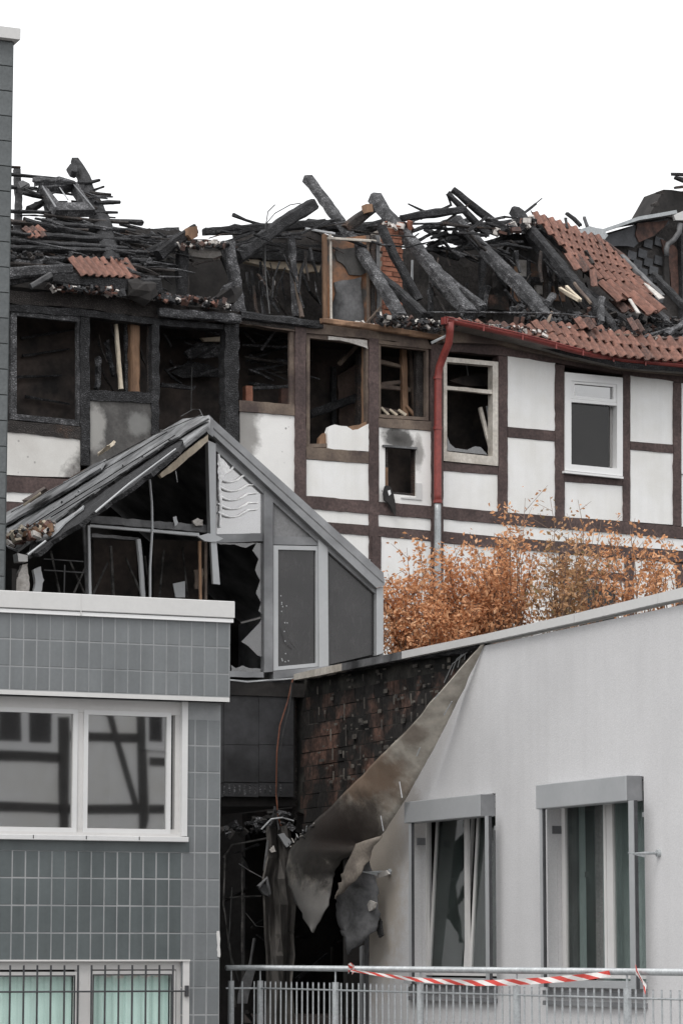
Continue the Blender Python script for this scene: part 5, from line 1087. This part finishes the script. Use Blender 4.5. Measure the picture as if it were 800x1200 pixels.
def put_tile(me, u, v, off, par=tb, sx=1, sz=1, PL=T):
    o = bpy.data.objects.new('wall_tile', me); C.objects.link(o)
    put(o, par, Matrix.Translation(PL.P(u, v, off + rnd.uniform(-.0012, .0012))) @ TR @ Matrix.Rotation(rnd.uniform(-.004, .004), 4, 'X') @ Matrix.Rotation(rnd.uniform(-.004, .004), 4, 'Z') @ Matrix.Diagonal((sx, 1, sz, 1)))
du, dv = .1245, .2455
ncol = 24
for c in range(ncol):
    u = uF - .0025 - du * (c + .5)
    if u < uW + .06: break
    put_tile(TL, u, vb0 + .045 + dv * .43, FB, sz=.86)
    put_tile(TL, u, vb0 + .045 + dv * 1.36, FB); put_tile(TL, u, vb0 + .045 + dv * 2.36, FB)
    if vb1 - (vb0 + .045 + dv * 2.86) > .05: put_tile(TL, u, (vb1 + vb0 + .045 + dv * 2.86) / 2, FB, sz=(vb1 - (vb0 + .045 + dv * 2.86) - .008) / .2375)
# short return of the band at the corner
for k in range(3):
    MB().prism([T.P(uF, vb0 + .05 + k * dv, FB - .014), T.P(uF, vb0 + .28 + k * dv, FB - .014), T.P(uF, vb0 + .28 + k * dv, .0), T.P(uF, vb0 + .05 + k * dv, .0)], AX * .008).build('wall_tile', M['tile'], tb)
vr = vp(180, 1030)[1]
for r in range(-3, 12):
    for c in range(3):
        u = uE - .002 - du * (c + .5); v = vr + dv * (.5 - r - 1 + 0) + dv * 0
        v = vr - dv * (r + .5) + dv * 0
        put_tile(TL, u, v, 0)
for r in (-4, -5, -6):
    for c in range(3):
        v = vr - dv * (r + .5)
        if v + .12 < vb0: put_tile(TL, uE - .002 - du * (c + .5), v, 0)
vlow = wt[2]
for r in range(-1, 4):
    for c in range(3, ncol):
        u = uE - .002 - du * (c + .5); v = vr - dv * (r + .5)
        if u < uW + .06: break
        if v - .12 < wt[2] and r == 3:
            continue
        if v + .12 > wt[1] + .02: continue
        put_tile(TLd, u, v, 0)
for c in range(3, ncol):      # cut course over the lower window and under the sill
    u = uE - .002 - du * (c + .5)
    if u < uW + .06: break
    top_ = vr - dv * 3 - .004
    if top_ - wt[2] > .04: put_tile(TLd, u, (top_ + wt[2]) / 2, 0, sz=(top_ - wt[2] - .004) / .2375)
trect(uW, uwr + .03, vr + dv * 1.0 + .0, wt[1] + .02, .004, -.01, 'flashing', 'tile_dark')
slab(T, [(254.5, 1091), (257.5, 1091), (258, 1122), (255, 1121)], .006, -.01, 'chipped_edge', M['coping'], tb, j=.6, step=4)
# coping and drip
def tband(yl, yr, yl2, yr2, off, back_, name, m, xr=276): return slab(T, [(-70, yl), (xr, yr), (xr, yr2), (-70, yl2)], off, back_, name, M[m], tb)
cp_ = trect(uW - .1, vp(275.5, 715, FB + .05)[0], vp(137, 718, FB + .05)[1], vp(137, 698, FB + .05)[1], FB + .05, -.35, 'coping', 'coping')
cp_.modifiers.new('b', 'BEVEL').width = .006
trect(uW - .1, vp(273.5, 715, FB + .03)[0], vp(137, 723.5, FB + .03)[1], vp(137, 719.2, FB + .03)[1], FB + .035, FB - .02, 'drip_trim', 'pvc')
for x in (95,): u = vp(x, 710, FB + .05)[0]; trect(u, u + .006, vp(137, 723.5, FB + .03)[1], vp(137, 698, FB + .05)[1] - .003, FB + .0525, FB + .03, 'joint', 'pvc_old')
trect(uW, uF, vb0 - .0, vb0 + .04, FB - .002, -.001, 'soffit_trim', 'coping')
# upper window
def tframe(name, x0, y0, x1, y1, t, f, b, m, par, tb_=None):
    u0, v1 = vp(x0, y0, f); u1, v0_ = vp(x1, y1, f); v1 = vp((x0 + x1) / 2, y0, f)[1]; v0_ = vp((x0 + x1) / 2, y1, f)[1]
    O = [(u0, v0_), (u1, v0_), (u1, v1), (u0, v1)]; I = [(u0 + t, v0_ + t), (u1 - t, v0_ + t), (u1 - t, v1 - t), (u0 + t, v1 - t)]
    vs = [T.P(x, y, f) for x, y in O + I] + [T.P(x, y, b) for x, y in O + I]; fs = []
    for i in range(4):
        k = (i + 1) % 4; fs += [(i, k, 4 + k, 4 + i), (8 + i, 12 + i, 12 + k, 8 + k), (i, 8 + i, 8 + k, k), (4 + i, 4 + k, 12 + k, 12 + i)]
    return MB().add(vs, fs).build(name, M[m], par), (u0 + t, u1 - t, v0_ + t, v1 - t)
WO = -.05
win, iv = tframe('window', -56, 822, 213, 979, .07, WO, WO - .07, 'pvc_old', tb)
xm = [vp(x, 900, WO)[0] for x in (85, 99)]
trect(xm[0], xm[1], iv[2], iv[3], WO + .004, WO - .06, 'mullion', 'pvc_old', win)
trect(uW, uwr, vp(135, 836, WO)[1], vb0, WO + .012, WO - .06, 'head_board', 'pvc_old', win)
GP = []
for (x0, y0, x1, y1) in ((-46, 829, 90, 975), (99, 833.5, 200, 977)):
    sh_, gi = tframe('sash', x0, y0, x1, y1, .042, WO + .018, WO - .05, 'pvc_t', win)
    trect(gi[0], gi[1], gi[2], gi[3], WO - .012, WO - .02, 'pane', 'glass', sh_); bead = tframe('glazing_bead', x0, y0, x1, y1, .001, WO, WO - .001, 'pvc_old', win) if False else None
trect(vp(213, 900, .01)[0], uwr + .002, vp(215, 980)[1], vb0, .02, -.08, 'guide_rail', 'pvc_t', win)
sl_ = trect(uW, vp(221, 980, .06)[0], vp(135, 985.5, .06)[1], vp(135, 979.5, .06)[1], .07, -.12, 'sill', 'pvc_t', win); sl_.modifiers.new('b', 'BEVEL').width = .004
trect(uW, vp(217, 980, .0)[0], vp(135, 979.6, .0)[1], vp(135, 976, .0)[1], .0, -.12, 'sill_upstand', 'pvc_old', win)
trect(uW + .1, uwr + .05, vp(100, 995)[1], vb0, -2.3, -2.4, 'room_back', 'room', tb)
for x in (39, 101, 163): trect(vp(x, 978, .07)[0], vp(x + 1, 978, .07)[0], vp(135, 984, .06)[1], vp(135, 980, .06)[1], .0725, .06, 'sill_joint', 'iron', win)
# lower window with iron bars and mint blinds
w2, iv2 = tframe('window', -56, 1127, 214, 1300, .07, WO, WO - .07, 'pvc_old', tb)
xm = [vp(x, 1160, WO)[0] for x in (90, 106)]
trect(xm[0], xm[1], iv2[2], iv2[3], WO + .004, WO - .06, 'mullion', 'pvc_old', w2)
for (x0, y0, x1, y1) in ((-46, 1139, 91, 1290), (105, 1137.5, 205, 1290)):
    sh_, gi = tframe('sash', x0, y0, x1, y1, .035, WO + .012, WO - .05, 'pvc_old', w2)
    trect(gi[0], gi[1], gi[2], gi[3], WO - .012, WO - .02, 'pane', 'glass_green', sh_)
    rows = []; n = 40
    for vv in (gi[3], gi[2]): rows.append([T.P(gi[0] + (gi[1] - gi[0]) * k / n, vv, WO - .10 + .012 * math.sin(k * 1.3)) for k in range(n + 1)])
    MB().grid(rows).build('blind', M['mint'], w2, smooth=True)
    tframe('gasket', x0 + 4, y0 + 4, x1 - 4, y1 - 4, .012, WO + .013, WO + .005, 'iron', w2)
trect(vp(214, 1160)[0], uwr2 + .002, bot + .6, wt[2], .01, -.08, 'reveal_trim', 'pvc_old', w2)
trect(uW, uwr2 + .004, wt[2] - .012, wt[2] + .004, .02, -.05, 'lintel_trim', 'pvc_old', w2)
gr = thing('window_grille', 'dark iron bar grille in front of the mint blind window at lower left', 'window grille', (T.at(100, 1150, .03).x, T.at(100, 1150, .03).y, 0.8))
xb = [12.25 + 15.9 * k for k in range(-4, 13)]
vA = vp(100, 1131, .04)[1]; vB = bot + .8
for x in xb:
    u = vp(x, 1170, .04)[0]; MB().limb([T.P(u, vB, .03), T.P(u, vA, .03)], [.009, .009], 8, 0).build('bar', M['iron'], gr)
uu = [vp(x, 1162, .04)[0] for x in (-60, 219)]; vv = vp(100, 1162, .04)[1]
MB().limb([T.P(uu[0], vv, .035), T.P(uu[1], vv, .035)], [.008, .008], 8, 0).build('cross_bar', M['iron'], gr)
trect(uu[1] - .01, uu[1] + .02, vv - .05, vv + .05, .045, -.0, 'wall_plate', 'iron', gr)
# ------------------------------------------------------------------ tall tiled block behind it
tw = thing('tall_tiled_block', 'tall narrow edge of a dark tiled block with pale coping at the left border', 'building', (T.at(5, 700, -3.5).x, T.at(5, 700, -3.5).y, 0))
TP = Plane(T.P(0, 0, -3.5), AX)
uT = TP.uv(TP.at(10.5, 400))[0]; vT = TP.uv(TP.at(5, 47))[1]; uTw = uT - 2.2; b3 = -TP.p0.z
MB().prism([TP.P(uTw, b3, -.012), TP.P(uT, b3, -.012), TP.P(uT, vT, -.012), TP.P(uTw, vT, -.012)], TP.N * -3).build('wall', M['grout_dark'], tw)
TW = mat('dark_glazed_tile', (.085, .094, .097), (.112, .122, .125), 3, .4, .15, fine=30, vary=.15); twm = tilemesh(.19, .262, 'tile'); twm.materials.clear(); twm.materials.append(TW)
for r in range(34):
    v = vT - .14 - r * .27
    for c in range(3): put_tile(twm, uT - .1 - c * .2, v, 0, tw, PL=TP)
MB().prism([TP.P(uTw, vT, .09), TP.P(uT + .05, vT, .09), TP.P(uT + .05, vT + .12, .09), TP.P(uTw, vT + .12, .09)], TP.N * -3.15).build('coping', M['coping'], tw)
MB().prism([TP.P(uT + .001, b3, -.03), TP.P(uT + .001, vT, -.03), TP.P(uT + .001, vT, -3), TP.P(uT + .001, b3, -3)], AX * .012).build('flank', M['tile_dark'], tw)
# ------------------------------------------------------------------ railing
rl = thing('railing', 'galvanised steel railing with round handrail running across the bottom', 'railing', (RL.at(500, 1150).x, RL.at(500, 1150).y, 0))
hz = CAM.z - .128
def rz(x, off=0):
    p = RL.at(x, 1135, off); return Vector((p.x, p.y, 0))
E0 = rz(305); E1 = rz(900)
q0 = T.at(266, 1135); k0 = E0 + (-AX) * .30
d0 = ray(271, 1135); 
def hitline(px):      # point on the short return towards the tiled wall
    pl_ = Plane(E0, AX); p = pl_.at(px, 1135); return Vector((p.x, p.y, 0))
A0 = hitline(265)
MB().limb([A0 + Vector((0, 0, hz)), E0 + Vector((0, 0, hz)), E1 + Vector((0, 0, hz))], [.026, .026, .026], 14, 0, up=Vector((0, 0, 1))).build('handrail', M['zinc'], rl, smooth=True)
MB().limb([A0 + DX * 0 + Vector((0, 0, hz - .19)), E0 + Vector((0, 0, hz - .19)), E1 + Vector((0, 0, hz - .19))], [.008, .008, .008], 8, 0, up=Vector((0, 0, 1))).build('top_rail', M['zinc'], rl)
MB().limb([A0 + Vector((0, 0, .40)), E0 + Vector((0, 0, .40)), E1 + Vector((0, 0, .40))], [.01, .01, .01], 8, 0, up=Vector((0, 0, 1))).build('bottom_rail', M['zinc'], rl)
pm = MB(); pm.limb([(0, 0, .0), (0, 0, hz - .12)], [.03, .03], 12, 0); pm.limb([(0, 0, hz - .12), (0, 0, hz)], [.008, .008], 8, 0); pmm = pm.mesh('post', M['zinc'], False)
pts = [rz(x) for x in (305, 393, 492, 605, 734)]; pts += [pts[-1] + (pts[-1] - pts[-2])]
bmh = MB().limb([(0, 0, .40), (0, 0, hz - .125)], [.0075, .0075], 6, 0).mesh('baluster', M['zinc'])
def dupl(me, name, p): o = bpy.data.objects.new(name, me); C.objects.link(o); put(o, rl, Matrix.Translation(p))
for p in [hitline(271)] + pts: dupl(pmm, 'post', p)
for a, b in zip(pts, pts[1:]):
    for k in range(1, 14): dupl(bmh, 'baluster', a.lerp(b, k / 14))
for x in (284, 298): dupl(bmh, 'baluster', hitline(x))
kb = MB(); kb.prism([rz(260) + RL.N * .12, rz(900) + RL.N * .12, rz(900) - RL.N * .12, rz(260) - RL.N * .12], Vector((0, 0, .28))); kb.build('kerb_wall', M['pave'], rl)
# barrier tape tied to the handrail
def ribbon(pts, wd, name, lab, twist=0.0, rep=7.0):
    mb = MB(); P = [RL.at(x, y, o) for x, y, o in pts]; n = len(P); up = Vector((0, 0, 1)); vs = []; L = [0]
    for i in range(1, n): L.append(L[-1] + (P[i] - P[i - 1]).length)
    for i, p in enumerate(P):
        tw_ = twist * math.sin(i * .9); w_ = wd[i] if isinstance(wd, list) else wd; a = (up * math.cos(tw_) + RL.N * math.sin(tw_)) * w_ / 2
        vs += [p - a, p + a]
    me = bpy.data.meshes.new(name); me.from_pydata([tuple(v) for v in vs], [], [(2 * i, 2 * i + 2, 2 * i + 3, 2 * i + 1) for i in range(n - 1)])
    uv = me.uv_layers.new(name='UVMap')
    for poly in me.polygons:
        for li in poly.loop_indices:
            vi = me.loops[li].vertex_index; uv.data[li].uv = (L[vi // 2] * rep, (vi % 2) * .7)
    me.materials.append(M['tape']); o = bpy.data.objects.new(name, me); C.objects.link(o); s_ = o.modifiers.new('t', 'SOLIDIFY'); s_.thickness = .002
    return tag(o, lab, 'barrier tape', 'barrier tape tied to the railing')
pp = [(411, 1137.5), (430, 1140), (450, 1143), (475, 1146.5), (500, 1149), (530, 1151), (560, 1152), (590, 1151.5), (620, 1150), (650, 1148), (680, 1145.5), (700, 1143), (714, 1141)]
fine = []
for (a, b) in zip(pp, pp[1:]):
    for k in range(3): fine.append((a[0] + (b[0] - a[0]) * k / 3, a[1] + (b[1] - a[1]) * k / 3, .06))
fine.append((714, 1141, .05))
ribbon(fine, [.018 + .03 * min(1, i / 18) for i in range(len(fine))], 'barrier_tape', 'red and white barrier tape sagging along the railing handrail', .35, 2.6)
ribbon([(744, 1136, .05), (747, 1141, .07), (751, 1148, .07), (753, 1154, .07), (756, 1160, .06)], .07, 'barrier_tape', 'short torn end of red and white tape hanging from the handrail at right', .4, 3.2)
ribbon([(408, 1138, .0), (409, 1133, .05), (412, 1131, .05), (415, 1135, .05), (413, 1139, .04)], .05, 'barrier_tape', 'knot of red and white tape round the handrail at its left tie', .5, 9)
# ------------------------------------------------------------------ dry shrubs on the flat roof
def shrub(x, ybase, Y, H_, spread, nst, nleaf, lab, mat_='leaf', lean=0.0, size=.06, seed=1, bare=.0):
    r = random.Random(seed); b = at_depth(x, ybase, Y)
    t = thing('shrub', lab, 'shrub', b, 'dry shrubs on the flat roof')
    sm_ = MB(); lv = []; lf = []; shade = []
    for s in range(nst):
        a = r.uniform(0, 6.28); sp_ = spread * math.sqrt(r.random()); h = H_ * (r.uniform(.45, 1.0) if s > 3 else 1.15) * (1 - .35 * (sp_ / spread) ** 2)
        tip = b + Vector((math.cos(a) * sp_ + lean * h, math.sin(a) * sp_ * .6, h)); base = b + Vector((math.cos(a) * sp_ * .35, math.sin(a) * sp_ * .2, -.1))
        mid = base.lerp(tip, .5) + Vector((-math.cos(a) * sp_ * .1, 0, h * .08))
        P_ = [base, base.lerp(mid, .5) + Vector((r.uniform(-.03, .03), 0, 0)), mid, mid.lerp(tip, .5) + Vector((r.uniform(-.05, .05), 0, 0)), tip]
        sm_.limb(P_, [.008, .007, .005, .004, .002], 4, 0)
        tw_ = []
        for k in range(6):
            q = r.uniform(.2, .95) * 4; i = min(3, int(q)); p = P_[i].lerp(P_[i + 1], q - i); a2 = r.uniform(0, 6.28); l = h * r.uniform(.06, .18)
            e = p + Vector((math.cos(a2) * l, math.sin(a2) * l, l * r.uniform(.3, 1.2))); sm_.limb([p, e], [.004, .002], 3, 0); tw_.append((p, e))
        m = int(nleaf * 1.75 / nst)
        sh0 = r.uniform(-.12, .12)
        for k in range(m):
            if r.random() < .6: p, e = r.choice(tw_); c = p.lerp(e, r.uniform(.1, 1.05))
            else: q = min(3.999, (r.random() ** .8) * 4 + .1); i = int(q); c = P_[i].lerp(P_[i + 1], q - i)
            c = c + Vector((r.gauss(0, .06), r.gauss(0, .06), r.gauss(0, .06)))
            z = size * r.uniform(.6, 1.3); d = Vector((r.gauss(0, 1), r.gauss(0, 1), r.gauss(-.5, .8))).normalized(); s_ = d.cross(Vector((r.gauss(0, 1), r.gauss(0, 1), r.gauss(0, 1)))).normalized()
            n_ = d.cross(s_); i0 = len(lv); lv += [c, c + d * z * .5 + s_ * z * .28 + n_ * z * .12, c + d * z, c + d * z * .5 - s_ * z * .28 + n_ * z * .12]
            lf += [(i0, i0 + 1, i0 + 2), (i0, i0 + 2, i0 + 3)]; v_ = min(1, max(0, r.gauss(.5, .2) + sh0)); shade += [v_] * 4
    sm_.build('stems', M['stem'], t, kind='stuff')
    me = bpy.data.meshes.new('leaves'); me.from_pydata([tuple(v) for v in lv], [], lf); at_ = me.attributes.new('shade', 'FLOAT', 'POINT'); at_.data.foreach_set('value', shade)
    me.materials.append(M[mat_]); o = bpy.data.objects.new('leaves', me); C.objects.link(o); put(o, t); o['kind'] = 'stuff'
shrub(497, 784, 36.0, 1.3, .9, 46, 3400, 'broad dense shrub with dry orange leaves beside the conservatory corner', seed=3)
shrub(555, 772, 36.6, 1.55, .70, 50, 3800, 'tallest densest shrub with dry orange leaves behind the white coping', seed=5)
shrub(598, 762, 36.0, 1.75, .55, 30, 1500, 'upright orange shrub right of the densest one with wispy tips', seed=6)
shrub(654, 742, 35.5, 1.45, .55, 26, 950, 'loose olive and orange shrub in the middle of the roof edge', 'leaf_green', seed=8)
shrub(690, 733, 36.2, 1.35, .42, 14, 380, 'thin orange shrub with bare patches behind the coping', seed=9)
shrub(742, 722, 35.5, 1.1, .5, 16, 480, 'low sparse orange shrub near the right edge of the roof', seed=10)
shrub(786, 716, 36.0, .95, .4, 10, 330, 'smallest sparse orange shrub at the far right', seed=12)
shrub(436, 800, 34.6, .95, .30, 16, 460, 'thin low orange shrub in front of the conservatory pane', seed=14, size=.036)
# ------------------------------------------------------------------ the house across the street, seen in the window glass
n_ = T.N
def refl(px, py):
    p = T.at(px, py, WO - .012); d = (p - CAM).normalized(); return p, d - n_ * 2 * d.dot(n_)
p_, r_ = refl(110, 900); rh = Vector((r_.x, r_.y, 0)).normalized(); oc = p_ + r_ * 30; QA = Vector((0, 0, 1)).cross(-rh).normalized()
Q = Plane(oc, QA)
def qx(px, py, off=0):
    p, d = refl(px, py); t = (Q.p0 + Q.N * off - p).dot(Q.N) / d.dot(Q.N); return p + d * t
oh = thing('street_house', 'white half-timbered house across the street reflected in the upper left window', 'house', (oc.x, oc.y, 0))
def qs(pts, f, b, name, m, par=oh): return MB().prism([qx(x, y, f) for x, y in pts], Q.N * (b - f)).build(name, M[m], par)
um = [Q.uv(qx(x, 900))[0] for x in (-120, 330)]; u0, u1 = min(um), max(um)
MB().prism([Q.P(u0, -Q.p0.z, 0), Q.P(u1, -Q.p0.z, 0), Q.P(u1, 4.5, 0), Q.P(u0, 4.5, 0)], Q.N * -6).build('wall', M['plaster'], oh)
a = Q.P(u0 - .4, 4.45, .5); b = Q.P(u1 + .4, 4.45, .5); MB().prism([a, b, b - Q.N * 3.5 + Vector((0, 0, 3)), a - Q.N * 3.5 + Vector((0, 0, 3))], Vector((0, 0, -.15))).build('roof', M['terra'], oh)
for (pts_) in ([(-110, 876), (70, 882), (70, 893), (-110, 888)], [(-110, 936), (83, 942), (83, 953), (-110, 948)], [(68, 840), (82, 840), (80, 1000), (70, 1000)], [(83.3, 857), (175, 860), (175, 870), (83.3, 868)], [(83.5, 942), (163, 942.5), (163, 953), (83.5, 953)], [(175.3, 887), (230, 889), (230, 898), (175.3, 897)], [(175.3, 943), (300, 943), (300, 953), (175.3, 953)]):
    qs(pts_, .02, -.05, 'timber_rail', 'timber_grey')
qs([(160, 838), (170, 838), (175, 960), (164, 1000)], .025, -.05, 'timber_post', 'timber_grey'); qs([(125, 838), (133, 838), (163, 945), (156, 945)], .03, -.05, 'brace', 'timber_grey'); qs([(84, 700), (110, 700), (128, 838), (120, 838)], .03, -.05, 'brace', 'timber_grey')
for (x0, x1) in ((-8, 68), (171, 215)):
    wq = qs([(x0, 830), (x1, 832), (x1, 882), (x0, 878)], .05, -.02, 'window', 'pvc'); k = (x1 - x0)
    qs([(x0 + k * .09, 780), (x0 + k * .44, 780), (x0 + k * .44, 869), (x0 + k * .09, 868)], .06, .045, 'pane', 'glass_soot', wq); qs([(x0 + k * .56, 780), (x0 + k * .9, 780), (x0 + k * .9, 871), (x0 + k * .56, 870)], .06, .045, 'pane', 'glass_soot', wq)
